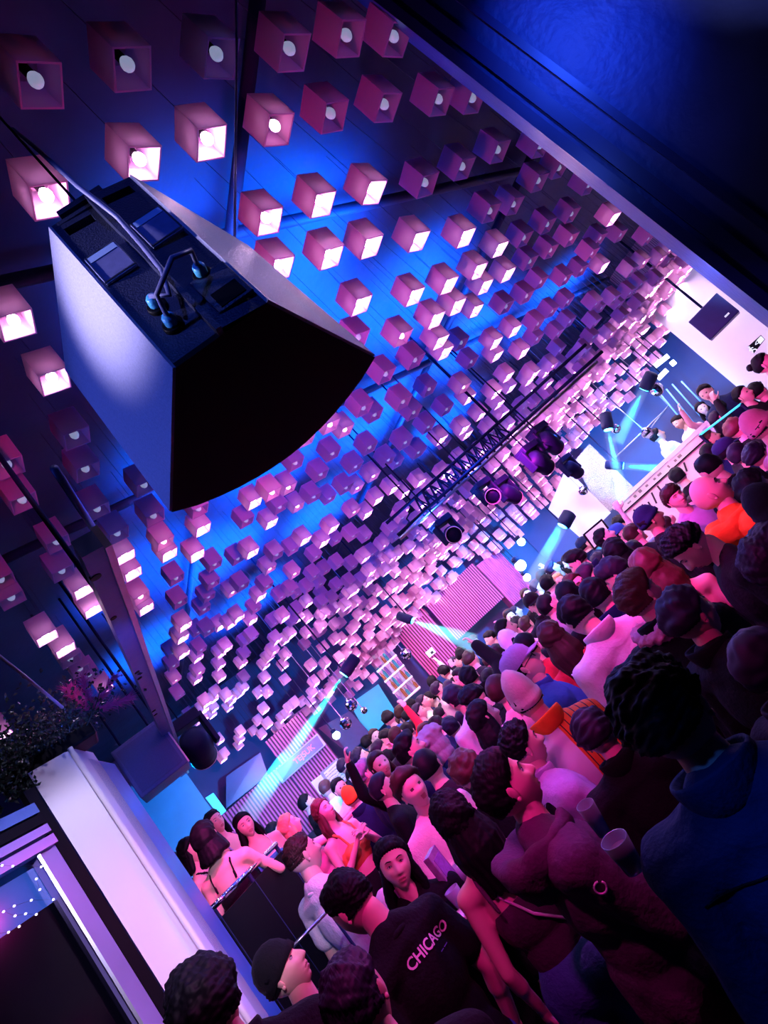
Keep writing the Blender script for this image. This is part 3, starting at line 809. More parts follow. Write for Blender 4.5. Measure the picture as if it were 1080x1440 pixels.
# white notices
M_paper = mat('white_paper', (.85, .83, .85), .7, var=.05)
M_ink = mat('black_ink', (.02, .02, .02), .6, var=0)
for k, (cs, lab) in enumerate([([(469, 1111), (491, 1091), (473, 1070), (455, 1087)], 'large white notice with dark handwriting on the left slatted front'), ([(450, 1118), (462, 1105), (451, 1089), (437, 1100)], 'small blank white notice beside the handwritten one')]):
    f_ = flat_sign('wall_notice', lab, 'notice', cs, DA - .1, .02, M_paper)
    if k == 0:
        fr = flat_sign('notice_frame', None, None, [(467, 1115), (495, 1091), (474, 1066), (450, 1087)], DA - .095, .02, mat('grey_frame', (.35, .34, .45), .5), f_[0])[0]
        rs2 = np.random.RandomState(3); bm = bmesh.new(); o_, c_, u_, v_, n_, W_, H_ = f_
        for yy in np.linspace(-.36, .36, 6):
            xx = -.42
            while xx < .38:
                L_ = rs2.uniform(.04, .16); q = c_ + u_ * (xx + L_ / 2) * W_ + v_ * (yy + rs2.normal(0, .015)) * H_ + n_ * .004
                if rs2.rand() < .75:
                    a = bmesh.ops.create_cube(bm, size=1)
                    Mx = Matrix(((u_[0], v_[0], n_[0], q[0]), (u_[1], v_[1], n_[1], q[1]), (u_[2], v_[2], n_[2], q[2]), (0, 0, 0, 1))) @ Matrix.Diagonal((L_ * W_, .022 * H_, .003, 1)); bmesh.ops.transform(bm, matrix=Mx, verts=a['verts'])
                xx += L_ + .03
        bm_obj('handwriting', bm, M_ink, f_[0])['kind'] = 'stuff'
# blue monitor above the lower bar front and cyan light strip beside the booth
tv = flat_sign('wall_monitor', 'dark blue wall monitor above the lower slatted front', 'monitor', [(318, 1137), (377, 1090), (366, 1058), (318, 1092)], DA + .6, .05, mat('blue_screen', (.01, .05, .2), .3, emit=(.0, .12, .5), es=.25, var=.5, scale=3))[0]
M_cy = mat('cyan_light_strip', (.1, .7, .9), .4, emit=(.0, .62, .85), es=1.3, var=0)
flat_sign('wall_sconce', 'short cyan light strip beside the raised booth', 'lamp', [(309, 1148), (318, 1140), (300, 1115), (289, 1122)], 9.5, .04, M_cy)
struct(slab('wall_booth', polar(1.5, 9.6), polar(7.8, 9.6), 0, 3.6, .2, mat('teal_wall_paint', (.04, .22, .34), .5, var=.35, scale=2)))
# cyan screen recess between the bars
M_cysc = mat('cyan_screen', (.0, .3, .5), .4, emit=(.0, .42, .75), es=.75, var=.4, scale=2.5)
flat_sign('projection_screen', 'glowing cyan screen between the two bars', 'screen', [(520, 1040), (556, 1000), (532, 962), (492, 990)], 11.9, .05, M_cysc)
flat_sign('wall_board', 'dark blue board left of the cyan screen', 'board', [(492, 1062), (520, 1030), (492, 1000), (448, 1024)], 11.7, .05, mat('dark_blue_board', (.01, .03, .12), .4, var=.3))
# bottle shelves
DS = 11.3
sh = flat_sign('bottle_shelf', None, None, [(565, 990), (592, 968), (545, 905), (516, 925)], DS + .25, .05, mat('glowing_back_panel', (.4, .25, .4), .3, emit=(.9, .5, .8), es=.35, var=.5, scale=12))  # back panel and boards look lit by a glow of their own
tag(sh[0], 'tall lit bottle shelf with four white shelf boards', 'shelf')
M_sb = mat('white_shelf_board', (.85, .82, .9), .4, emit=(.8, .75, 1), es=.5, var=0)
M_bot = [mat('bottle_glass_%s' % n, c, .15, var=0) for n, c in (('teal', (.05, .4, .4)), ('amber', (.4, .15, .05)), ('clear', (.6, .6, .7)), ('violet', (.3, .15, .45)))]
for k in range(4):
    f = [.30, .52, .76, .99][k]
    p0 = np.array((516, 925)) * (1 - f) + np.array((565, 990)) * f; p1 = np.array((545, 905)) * (1 - f) + np.array((592, 968)) * f
    a, b = at_dist(p0[0], p0[1], DS), at_dist(p1[0], p1[1], DS); b[2] = a[2]
    d = (b - a); L_ = np.linalg.norm(d); d /= L_; n = np.array([-d[1], d[0], 0])
    bm = bmesh.new(); box(bm, (a + b) / 2 + n * .1, (L_ * 1.05, .24, .03), math.atan2(d[1], d[0])); bm_obj('shelf_board', bm, M_sb, sh[0])
    nb = 7
    for i in range(nb):
        q = a + d * L_ * (i + .5) / nb + n * .06
        bm = bmesh.new(); r_ = .028; hgt = .16 + .05 * ((i * 7 + k * 3) % 3)
        lathe(bm, [(r_, 0), (r_, hgt * .6), (r_ * .35, hgt * .78), (r_ * .35, hgt)], 10)
        o = bm_obj('bottle', bm, M_bot[(i * 3 + k) % 4], None, True); o.location = tuple(q + np.array([0, 0, .0155]))
        tag(o, 'small bottle on the lit shelf, %s board' % ['top', 'second', 'third', 'bottom'][k], 'bottle', 'bottles on the lit shelf, %s board' % ['top', 'second', 'third', 'bottom'][k])
# green exit signs
M_exitg = mat('exit_green', (.01, .05, .03), .4, var=0)
M_exitw = mat('exit_white', (.8, .9, .9), .5, emit=(.8, 1, .95), es=.6, var=0)
ex = flat_sign('exit_sign', 'small green exit sign on the left slatted canopy', 'sign', [(604, 925), (613, 917), (607, 910), (598, 918)], DL - .08, .03, M_exitw)
bm_ = flat_sign('pictogram', None, None, [(607, 920.5), (610.5, 917.5), (608, 914.5), (604.5, 917.5)], DL - .115, .02, M_exitg, ex[0])
ex = flat_sign('exit_sign', 'black and white running man exit sign on the bright right wall', 'sign', [(1060, 497), (1076, 477), (1070, 471), (1052, 487)], 9.2, .03, M_black)
ar = flat_sign('sign_panel', None, None, [(1069, 484), (1075, 477), (1070, 472.3), (1064, 478.6)], 9.19, .02, M_exitw, ex[0])
board_text('<', ex[6] * .8, ex, M_exitw, dx=.0)
o_, c_, u_, v_, n_, W_, H_ = ex
bm = bmesh.new()
def stick(p, q, r):
    f_ = lambda s: c_ + u_ * s[0] * H_ + v_ * s[1] * H_ + n_ * .008
    tube(bm, [f_(p), f_(q)], r * H_, 6)
ox = -.75
for p, q in (((ox, .3), (ox - .05, -.05)), ((ox - .05, -.05), (ox + .2, -.2)), ((ox + .2, -.2), (ox + .2, -.42)), ((ox - .05, -.05), (ox - .25, -.3)), ((ox, .22), (ox + .25, .05)), ((ox, .22), (ox - .25, .1))): stick(p, q, .06)
ball(bm, c_ + u_ * (ox + .06) * H_ + v_ * .40 * H_ + n_ * .008, .10 * H_, 8, 6)
bm_obj('running_figure', bm, M_exitw, o_)
# dark box on the white wall and wall edge
bxr = at_dist(1006, 448, 8.6)
rt = empty('air_unit', tuple(bxr), (0, 0, -math.radians(67))); tag(rt, 'dark blue box unit hung before the bright right wall', 'air unit')
bx('casing', (0, 0, .02), (.42, .30, .34), mat('navy_casing', (.008, .03, .15), .4, var=.2), rt, bev=.01)
bx('outlet_slot', (.1, -.156, -.08), (.06, .012, .02), M_exitw, rt)
bm = bmesh.new(); tube(bm, [(0, 0, .18), (0, 0, 4.6 - bxr[2])], .015, 8); bm_obj('hanger_rod', bm, M_blackmetal, rt, True)
# pale screen and glitter wall left of the stage
flat_sign('pale_screen', 'tall pale screen panel beside the stage', 'screen', [(820, 760), (859, 721), (796, 658), (771, 716)], 10.6, .12, M_white)
flat_sign('glitter_panel', 'speckled silver panel behind the pale screen', 'panel', [(850, 725), (896, 690), (829, 624), (806, 650)], 11.0, .06, mat('silver_glitter', (.6, .62, .7), .25, metal=.5, var=.8, scale=70, bump=.6, bscale=120))
# notice frame at the foot of the pale screen
fr_ = flat_sign('notice_board', 'white board in a black frame at the foot of the pale screen', 'board', [(836, 770), (857, 748), (846, 733), (823, 752)], 9.0, .03, M_paper)
flat_sign('board_frame', None, None, [(836, 774), (861, 748), (846, 729), (819, 752)], 9.005, .03, M_black, fr_[0])
# stage, booth and light tubes
DB = 8.6
struct(slab('floor_stage', polar(49.5, 8.9), polar(65, 8.9), 0, .55, 3.0, M_dark))
struct(slab('floor_booth', polar(-1, 5.1), polar(11.5, 5.1), 0, .3, 3.2, M_dark))
M_booth = mat('pale_booth_laminate', (.78, .85, .72), .4, var=.1, scale=5)
P0, P1 = at_dist(863, 708, DB), at_dist(984, 612, DB)
zb = (P0[2] + P1[2]) / 2 + .03
rt = empty('dj_booth', (P0[0], P0[1], 0)); tag(rt, 'long pale decks booth with black lettering along its front', 'booth')
v_ = (P1 - P0) * np.array([1, 1, 0]); L_ = np.linalg.norm(v_); u_ = v_ / L_; n_ = np.array([u_[1], -u_[0], 0])
if n_ @ P0 > 0: n_ = -n_
def bpart(name, a, b, o0, o1, z0, z1, m):
    bm = bmesh.new(); p, q = u_ * a, u_ * b
    prism(bm, [(p + n_ * o0)[:2], (q + n_ * o0)[:2], (q + n_ * o1)[:2], (p + n_ * o1)[:2]], z0, z1); bmesh.ops.recalc_face_normals(bm, faces=bm.faces)
    return bm_obj(name, bm, m, rt)
bpart('front_panel', 0, L_, 0, -.05, .55, zb - .16, M_booth)
bpart('counter', -.05, L_ + .15, .06, -.5, zb - .05, zb, M_booth)
bpart('fascia', -.02, L_, .03, -.03, zb - .15, zb - .055, M_booth)
bpart('shadow_strip', -.02, L_, .035, .028, zb - .165, zb - .15, M_black)  # solid black strip stands in for the gap's shade
bm = bmesh.new()
rs3 = np.random.RandomState(8)
x = .15
while x < L_ - .3:
    wl = rs3.uniform(.02, .06)
    p = u_ * x + n_ * .032
    bm2 = box(bm, (p[0], p[1], zb - .10 + rs3.normal(0, .004)), (wl, .004, rs3.uniform(.02, .045)), math.atan2(u_[1], u_[0])); x += wl + rs3.uniform(.02, .09)
bm_obj('fascia_lettering', bm, mat('grey_green_ink', (.25, .3, .22), .5), rt)['kind'] = 'stuff'
bm = bmesh.new(); x = .1
while x < L_ * .75:
    p = u_ * x + n_ * .004
    rot = (Matrix.Rotation(math.atan2(u_[1], u_[0]), 3, 'Z') @ Matrix.Rotation(rs3.normal(.25, .2), 3, 'Y'))
    box(bm, (p[0], p[1], zb - .28 + rs3.normal(0, .02)), (.022, .006, rs3.uniform(.08, .16)), rot=rot); x += rs3.uniform(.06, .13)
bm_obj('front_lettering', bm, M_ink, rt)['kind'] = 'stuff'
bm = bmesh.new(); a = at_dist(984, 612, DB - .05); b = at_dist(1042, 568, DB - .3); tube(bm, [a, b], .012, 8)
rl = bm_obj('stage_rail', bm, M_cy, None, True); tag(rl, 'thin cyan-white rail running on from the booth to the right wall', 'rail')  # rail given a cyan glow of its own
bm = bmesh.new(); tube(bm, [tuple(b), (b[0], b[1], 0)], .02, 8); tube(bm, [tuple(a), (a[0], a[1], 0)], .02, 8); bm_obj('post', bm, M_blackmetal, rl)
M_tube = mat('blue_light_tube', (.2, .5, 1), .4, emit=(.05, .4, 1), es=.8, var=0)
for k, (a, b) in enumerate([((945, 540), (985, 585)), ((937, 547), (976, 595)), ((930, 556), (968, 602)), ((958, 536), (998, 578))]):
    bm = bmesh.new(); tube(bm, [at_dist(a[0], a[1], 11.4), at_dist(b[0], b[1], 11.4)], .012, 6)
    tag(bm_obj('light_tube', bm, M_tube, None, True), 'thin upright blue light tube on the stage wall, one of four', 'lamp', 'blue light tubes of the stage')
# thin stage frame of bars
fr = empty('hanging_grid'); tag(fr, 'thin pale metal frame hanging over the stage', 'frame')
for a, b, nm in (((866, 570), (910, 608), 'rail'), ((910, 608), (940, 570), 'crossbar'), ((940, 570), (919, 548), 'rail'), ((866, 643), (940, 572), 'crossbar')):
    bm = bmesh.new(); tube(bm, [at_dist(a[0], a[1], 9.6), at_dist(b[0], b[1], 9.6)], .009, 6); bm_obj(nm, bm, M_pale_metal, fr, True)
p = at_dist(910, 608, 9.6); bm = bmesh.new(); tube(bm, [tuple(p), (p[0], p[1], 4.6)], .006, 6); bm_obj('hanger_wire', bm, M_blackmetal, fr)
# bright tube fitting above the stage
for a, b, lab in (((921, 515), (940, 500), 'longer white tube lamp over the stage'), ((925, 533), (938, 520), 'second white tube lamp over the stage, below the longer one'), ((944, 508), (949, 513), 'short white spot lamp at the right end of the stage lamps')):
    o = empty('tube_lamp', (0, 0, 0)); tag(o, lab, 'lamp')
    bm = bmesh.new(); tube(bm, [at_dist(a[0], a[1], 9.8), at_dist(b[0], b[1], 9.8)], .035, 10); bm_obj('tube', bm, mat('white_lamp', (1, 1, 1), .4, emit=(.75, .9, 1), es=4, var=0), o, True)
    p = (at_dist(a[0], a[1], 9.8) + at_dist(b[0], b[1], 9.8)) / 2; bm = bmesh.new(); tube(bm, [tuple(p), (p[0], p[1], 4.6)], .008, 6); bm_obj('hanger_wire', bm, M_blackmetal, o)
# mirror balls on wires
for px, py, d, r_, lab in [(494, 991, 8.6, .085, 'mirror ball on a wire left of the cyan screen, upper'), (486, 1017, 8.2, .08, 'mirror ball on a wire left of the cyan screen, lower'), (512, 999, 9.2, .05, 'small mirror ball right of two larger ones'), (571, 920, 9.0, .085, 'mirror ball between the bottle shelf and the slatted canopy'),
                           (923, 548, 9.4, .10, 'mirror ball over the stage at the frame corner'), (910, 609, 9.0, .08, 'mirror ball just above the decks'), (866, 603, 9.2, .07, 'mirror ball beside the brightest beam'), (820, 690, 9.3, .07, 'mirror ball before the speckled panel')]:
    p = at_dist(px, py, d); rt = empty('mirror_ball', tuple(p)); tag(rt, lab, 'mirror ball')
    bm = bmesh.new(); ball(bm, (0, 0, 0), r_, 16, 10); bm_obj('globe', bm, M_chrome, rt)
    bm = bmesh.new(); lathe(bm, [(r_ * .25, r_ * .96), (r_ * .25, r_ * 1.12), (r_ * .1, r_ * 1.15)], 10); bm_obj('cap', bm, M_steel, rt, True)
    bm = bmesh.new(); tube(bm, [(0, 0, r_), (0, 0, 4.6 - p[2])], .005, 6); bm_obj('wire', bm, M_pale_metal, rt)
# bare bright lamps
for px, py, d, r_, col_, es, lab in [(473, 1034, 9.0, .055, (.45, 1, .75), 12, 'green-white spot lamp left of the cyan screen'), (733, 762, 9.2, .06, (.6, 1, 1), 14, 'cyan-white spot lamp above the right canopy'), (732, 795, 9.4, .085, (.9, .95, 1), 8, 'round white lamp below the cyan-white one'),
                                     (741, 812, 9.5, .06, (.9, .95, 1), 3, 'dimmer square white lamp under the round one')]:
    p = at_dist(px, py, d); rt = empty('spot_lamp', tuple(p)); tag(rt, lab, 'lamp')
    bm = bmesh.new(); ball(bm, (0, 0, 0), r_, 14, 9); bm_obj('bulb', bm, mat('lamp_%d' % px + str(py), (1, 1, 1), .4, emit=col_, es=es, var=0), rt, True)
    bm = bmesh.new(); lathe(bm, [(r_ * .6, r_ * .8), (r_ * .7, r_ * 1.6), (r_ * .3, r_ * 1.9)], 12); bm_obj('socket', bm, M_blackmetal, rt, True)
    bm = bmesh.new(); tube(bm, [(0, 0, r_ * 1.8), (0, 0, 4.6 - p[2])], .008, 6); bm_obj('stem', bm, M_blackmetal, rt)
# lighting truss with moving heads
tr = empty('lighting_truss'); tag(tr, 'black lighting truss crossing the hall under the cube lamps', 'truss')
T0, T1 = at_dist(598, 726, 5.3), at_dist(716, 612, 5.5)
zt_ = (T0[2] + T1[2]) / 2; T0[2] = T1[2] = zt_
tv_ = (T1 - T0); tl = np.linalg.norm(tv_); tu = tv_ / tl; tn = np.array([-tu[1], tu[0], 0])
ch = [tn * .1, -tn * .1, np.array([0, 0, .17])]
for q in ch:
    bm = bmesh.new(); tube(bm, [T0 - tu * .3 + q, T1 + tu * 1.1 + q], .016, 8); bm_obj('chord', bm, M_steel if q is ch[0] else M_blackmetal, tr, True)
bm = bmesh.new(); nn = 12
for k in range(nn):
    a, b = T0 + tv_ * (k / nn), T0 + tv_ * ((k + .5) / nn)
    for q in ch[:2]: tube(bm, [a + q, b + ch[2]], .008, 6); tube(bm, [b + ch[2], T0 + tv_ * ((k + 1) / nn) + q], .008, 6)
bm_obj('lacing', bm, M_blackmetal, tr, True)
for t in (0, 1):
    p = T0 + tv_ * t; bm = bmesh.new(); tube(bm, [tuple(p + ch[2]), (p[0], p[1], 4.6)], .008, 6); bm_obj('hanger_wire', bm, M_blackmetal, tr)
for px, py, d, k, lab in [(636, 752, 5.2, .85, 'moving head lamp facing the camera at the left end of the truss'), (691, 698, 5.3, .8, 'moving head lamp facing the camera near the middle of the truss'), (716, 694, 5.6, .8, 'moving head lamp turned away beside the middle one'),
                          (758, 650, 5.4, .9, 'moving head lamp hanging below the right end of the truss'), (772, 622, 5.6, .9, 'moving head lamp pointing sideways at the right end of the truss'), (805, 660, 6.6, .8, 'far moving head lamp above the pale screen')]:
    p = at_dist(px, py, d)
    aim = CAM + np.array([.5, 0, -.4]) if 'facing' in lab else p + np.array([1, .6, -.8])
    mover('moving_head_lamp', p, aim, lab, k)
# beams: real collimated lamps shining through patches of haze
def haze_mat():
    m = bpy.data.materials.new('beam_haze'); m.use_nodes = True; nt = m.node_tree; nt.nodes.clear()
    o = nt.nodes.new('ShaderNodeOutputMaterial'); v = nt.nodes.new('ShaderNodeVolumeScatter'); v.inputs['Density'].default_value = 1.1; v.inputs['Anisotropy'].default_value = .0
    nt.links.new(v.outputs[0], o.inputs['Volume']); return m
M_haze = haze_mat()
for px0, py0, px1, py1, d0, d1, r0, r1, col_, pw, lab in [
    (485, 946, 345, 1152, 7.0, 7.2, .055, .115, (.0, .62, .85), 60, 'widening cyan light beam slanting down to the lower slatted front'),
    (578, 872, 668, 905, 8.8, 8.6, .05, .14, (.0, .7, .85), 14, 'cyan light beam crossing the left slatted canopy'),
    (855, 602, 877, 708, 8.6, 8.4, .06, .085, (.06, .8, .95), 15, 'brightest cyan-white beam dropping to the decks booth'),
    (907, 545, 868, 622, 9.2, 9.4, .07, .09, (.0, .5, .75), 13, 'dim teal beam right of the brightest one'),
    (874, 655, 940, 660, 9.2, 9.2, .05, .07, (.0, .6, .85), 12, 'short level cyan beam behind the booth'),
    (792, 738, 744, 822, 9.4, 9.2, .08, .12, (.0, .35, .8), 7, 'faint blue beam in the haze under the pale screen')]:
    a, b = Vector(at_dist(px0, py0, d0)), Vector(at_dist(px1, py1, d1))
    rt = tag(empty('light_beam', tuple(a)), lab, 'light beam')
    q = (b - a).to_track_quat('Z', 'Y').to_matrix().to_4x4(); L_ = (b - a).length
    bm = bmesh.new(); lathe(bm, [(r0 * .9, .05), (r0, .06), (r1, L_)], 20, q); o = bm_obj('haze', bm, M_haze, rt, True); o['kind'] = 'stuff'
    bm = bmesh.new(); lathe(bm, [(r0 * .9, -.22), (r0 * 1.3, -.2), (r0 * 1.35, -.02), (r0 * 1.15, .02)], 16, q); bm_obj('lamp_housing', bm, M_blackmetal, rt, True)
    bm = bmesh.new(); lathe(bm, [(r0 * .95, .021), (r0 * .9, .03)], 16, q); bm_obj('lens', bm, mat('glowing_lens_%d' % px0, (1, 1, 1), .3, emit=col_, es=8, var=0), rt)
    up_ = a.copy(); bm = bmesh.new(); tube(bm, [(0, 0, .0), (0, 0, 4.6 - a.z)], .01, 6); bm_obj('hanger_rod', bm, M_blackmetal, rt)
    l = lamp('beam_light', 'SPOT', tuple(a + (b - a).normalized() * .05), col_, pw * 50, .01, tuple(b), 2 * math.degrees(math.atan(r1 * 1.3 / L_)), .3)

# ================================================================== people
def tcap(bm, p0, p1, r0, r1, n=12, m=6, sx=1.0):
    """closed tapered capsule between two points"""
    p0, p1 = Vector(p0), Vector(p1)
    d = (p1 - p0); L = d.length; d = d / L if L > 1e-6 else Vector((0, 0, 1))
    a = d.orthogonal().normalized(); b = d.cross(a)
    prof = []
    for k in range(m + 1):
        t = PI / 2 * (1 - k / m); prof.append((-r0 * math.sin(t), r0 * math.cos(t)))
    for k in range(m + 1):
        t = PI / 2 * k / m; prof.append((L + r1 * math.sin(t), r1 * math.cos(t)))
    rings = []
    for z, r in prof[1:-1]:
        rings.append([bm.verts.new(p0 + d * z + (a * math.cos(2 * PI * k / n) + b * math.sin(2 * PI * k / n)) * r) for k in range(n)])
    t0 = bm.verts.new(p0 + d * prof[0][0]); t1 = bm.verts.new(p0 + d * prof[-1][0])
    for i in range(len(rings) - 1):
        for k in range(n): bm.faces.new((rings[i][k], rings[i][(k + 1) % n], rings[i + 1][(k + 1) % n], rings[i + 1][k]))
    for k in range(n):
        bm.faces.new((t0, rings[0][(k + 1) % n], rings[0][k])); bm.faces.new((t1, rings[-1][k], rings[-1][(k + 1) % n]))

def chain(bm, pts, rs):
    for (p, q), (r, s) in zip(zip(pts, pts[1:]), zip(rs, rs[1:])): tcap(bm, p, q, r, s)

_DG = None
def remesh(bm, voxel, smooth=4, noise=0.0, seed=0, nscale=9.0):
    """union of closed shapes in bm as one continuous skin; returns verts, faces as arrays"""
    me = bpy.data.meshes.new('tmp'); bm.to_mesh(me); bm.free()
    o = bpy.data.objects.new('tmp', me); C.objects.link(o)
    r = o.modifiers.new('r', 'REMESH'); r.mode = 'VOXEL'; r.voxel_size = voxel; r.adaptivity = 0
    if smooth:
        s = o.modifiers.new('s', 'SMOOTH'); s.factor = .5; s.iterations = smooth
    dg = bpy.context.evaluated_depsgraph_get()
    ev = o.evaluated_get(dg); m2 = ev.to_mesh()
    v = np.empty(len(m2.vertices) * 3); m2.vertices.foreach_get('co', v); v = v.reshape(-1, 3)
    nrm = np.empty(len(m2.vertices) * 3); m2.vertices.foreach_get('normal', nrm); nrm = nrm.reshape(-1, 3)
    f = np.empty(len(m2.loops), dtype=np.int32); m2.loops.foreach_get('vertex_index', f)
    tot = np.empty(len(m2.polygons), dtype=np.int32); m2.polygons.foreach_get('loop_total', tot)
    ev.to_mesh_clear(); bpy.data.objects.remove(o); bpy.data.meshes.remove(me)
    if noise > 0:
        rs = np.random.RandomState(seed); h = np.zeros(len(v))
        for k in range(7):
            q = rs.normal(0, 1, 3); q /= np.linalg.norm(q); q[2] *= .6
            fr = nscale * (1 + .5 * k)
            h += np.sin(v @ q * fr * 2 + rs.uniform(0, 6) + 1.5 * np.sin(v @ rs.normal(0, 1, 3) * fr * .8)) / (1 + .4 * k)
        v = v + nrm * (noise * h / 2.2)[:, None]
    return v, f.reshape(-1, 4) if (tot == 4).all() else f, tot

def arrays_obj(name, parts, mats, parent=None, smooth=True):
    """parts: list of (verts Nx3, faces as list-of-arrays per face size, material indices)"""
    vs, loops, starts, mi, off, ls = [], [], [], [], 0, 0
    for v, f, m in parts:
        vs.append(v)
        f = np.asarray(f); loops.append((f + off).ravel())
        n, k = f.shape
        starts.append(ls + np.arange(n) * k); ls += n * k
        mi.append(np.full(n, m) if np.isscalar(m) else np.asarray(m)); off += len(v)
    V_ = np.concatenate(vs); L_ = np.concatenate(loops); S_ = np.concatenate(starts)
    me = bpy.data.meshes.new(name)
    me.vertices.add(len(V_)); me.vertices.foreach_set('co', V_.astype(np.float32).ravel())
    me.loops.add(len(L_)); me.loops.foreach_set('vertex_index', L_.astype(np.int32))
    me.polygons.add(len(S_)); me.polygons.foreach_set('loop_start', S_.astype(np.int32))
    me.update(calc_edges=True)
    for k in mats: me.materials.append(k)
    me.polygons.foreach_set('material_index', np.concatenate(mi).astype(np.int32))
    if smooth: me.polygons.foreach_set('use_smooth', np.ones(len(S_), dtype=bool))
    me.validate()
    o = bpy.data.objects.new(name, me); C.objects.link(o)
    if parent is not None: o.parent = parent
    return o

def sstep(a, b, x):
    t = np.clip((x - a) / (b - a), 0, 1); return t * t * (3 - 2 * t)
G = lambda x, s: np.exp(-(x / s) ** 2)

HEAD_CACHE = {}
def head_geo(lod, sex):
    """a head with brow, eye sockets, nose, lips, chin, jaw and ears; +Y is its face, origin between the ears"""
    if (lod, sex) in HEAD_CACHE: return HEAD_CACHE[lod, sex]
    nu, nv = {0: (30, 24), 1: (60, 50), 2: (104, 88)}[lod]
    u = np.linspace(0, 2 * PI, nu, endpoint=False); u = u + .38 * np.sin(u) * -1.0   # denser round the face (u=pi)
    vv = np.linspace(0, PI, nv + 1)[1:-1]
    uu, ww = np.meshgrid(u, vv)
    dx, dy, dz = np.sin(ww) * np.sin(uu), -np.sin(ww) * np.cos(uu), np.cos(ww)
    x, y, z = dx * .073, dy * .096, dz * .120
    x = np.append(x.ravel(), [0, 0]); y = np.append(y.ravel(), [0, 0]); z = np.append(z.ravel(), [.120, -.118])
    fem = sex == 'f'
    jt = sstep(-.015, -.118, z)
    x = x * (1 - (.40 if fem else .30) * jt) * (1 + .05 * G(z - .05, .05))
    back = y < 0
    y = np.where(back, y * (1 - .62 * sstep(-.02, -.11, z)) * (1 + .08 * G(z - .03, .05)), y * (1 + .05 * sstep(-.02, -.1, z)))
    fr = sstep(.03, .08, y)
    y = y - fr * .010 * G(x, .05) * G(z - .01, .06)                        # flatter face plane
    y = y - fr * .011 * G(np.abs(x) - .031, .016) * G(z - .008, .013)      # eye sockets
    y = y + fr * (.003 if fem else .006) * G(z - .030, .009) * G(x, .05)   # brow
    nose = np.where(z > -.032, sstep(.034, -.028, z), sstep(-.048, -.032, z))
    y = y + sstep(.02, .06, y) * (.028 if not fem else .024) * nose * G(x, .0105 + .006 * sstep(.0, -.03, z))
    y = y + fr * .0055 * G(np.abs(x) - .044, .02) * G(z + .022, .02)       # cheekbones
    mouth = G(x, .021)
    y = y + fr * .0058 * mouth * (G(z + .057, .0065) + 1.1 * G(z + .071, .0075)) - fr * .004 * G(x, .024) * G(z + .064, .0028)
    y = y - fr * .004 * G(x, .02) * G(z + .084, .007)
    y = y + fr * .010 * G(x, .022) * G(z + .102, .016)                     # chin
    V_ = np.stack([x, y, z], 1)
    n = nv - 1
    Fq = []
    for i in range(n - 1):
        for k in range(nu): Fq.append((i * nu + k, (i + 1) * nu + k, (i + 1) * nu + (k + 1) % nu, i * nu + (k + 1) % nu))
    T, B = len(V_) - 2, len(V_) - 1
    Ft = [(T, k, (k + 1) % nu) for k in range(nu)] + [(B, (n - 1) * nu + (k + 1) % nu, (n - 1) * nu + k) for k in range(nu)]
    Fq, Ft = np.array(Fq), np.array(Ft)
    cen = V_[Fq].mean(1); ax = np.abs(cen[:, 0])
    mi = np.zeros(len(Fq), int)
    frontal = cen[:, 1] > .045
    mi[frontal & (ax < .021 * (1 - ((cen[:, 2] + .064) / .016) ** 2)) & (np.abs(cen[:, 2] + .064) < .0115)] = 1
    if lod == 0: mi[frontal & (ax > .014) & (ax < .048) & (np.abs(cen[:, 2] - .031 + .05 * np.maximum(ax - .036, 0)) < (.0026 if fem else .0042))] = 2
    if lod == 0: mi[frontal & (((ax - .031) / .015) ** 2 + ((cen[:, 2] - .007) / .008) ** 2 < 1)] = 3
    parts = [(V_, Fq, mi), (V_, Ft, 0)]
    bm = bmesh.new()
    for s in (-1, 1):
        rot = Euler((0, math.radians(12) * s, math.radians(-22) * s)).to_matrix()
        ball(bm, (s * .0745, -.012, -.006), (.009, .017, .030), 10 if lod < 2 else 18, 8 if lod < 2 else 14, rot)
        ball(bm, (s * .0765, -.010, -.030), (.006, .009, .010), 8, 6)
    ev_, ef_ = bm_arrays(bm); parts += [(ev_, f, 0) for f in ef_]
    if lod > 0:
        for col, off, r in ((3, 0, (.0122, .0070, .0050)), (4, .0036, (.0040, .0040, .0042))):
            bm = bmesh.new()
            for s in (-1, 1): ball(bm, (s * .0305, .0722 + off, .007), r, 14, 8)
            ev_, ef_ = bm_arrays(bm); parts += [(ev_, f, col) for f in ef_]
        bm = bmesh.new()                                                   # brows laid on the skin
        fv_ = V_[V_[:, 1] > .03]
        def onface(x_, z_):
            return (x_, float(fv_[np.argsort((fv_[:, 0] - x_) ** 2 + (fv_[:, 2] - z_) ** 2)[:3], 1].max()) + .0004, z_)
        for s in (-1, 1):
            pts_ = [onface(s * .0135, .0265), onface(s * .022, .0295), onface(s * .031, .0320), onface(s * .039, .0315), onface(s * .047, .0275)]
            tube(bm, pts_, [.0016, .0024, .0024, .0019, .0006] if fem else [.0022, .0034, .0034, .0028, .001], 6)
        ev_, ef_ = bm_arrays(bm); parts += [(ev_, f, 2) for f in ef_]
        bm = bmesh.new()                                                   # upper lids and lashes
        for s in (-1, 1):
            tube(bm, [(s * .0175, .0755, .006), (s * .023, .0785, .0108), (s * .0305, .0795, .0126), (s * .038, .0770, .0112), (s * .0445, .071, .007)], [.0006, .0013, .0016, .0016, .0008], 6)
        ev_, ef_ = bm_arrays(bm); parts += [(ev_, f, 2) for f in ef_]
    HEAD_CACHE[lod, sex] = parts
    return parts

def bm_arrays(bm):
    bm.verts.index_update()
    v = np.array([tuple(q.co) for q in bm.verts]); fs = {}
    for f in bm.faces: fs.setdefault(len(f.verts), []).append([q.index for q in f.verts])
    bm.free()
    return v, [np.array(k) for k in fs.values()]

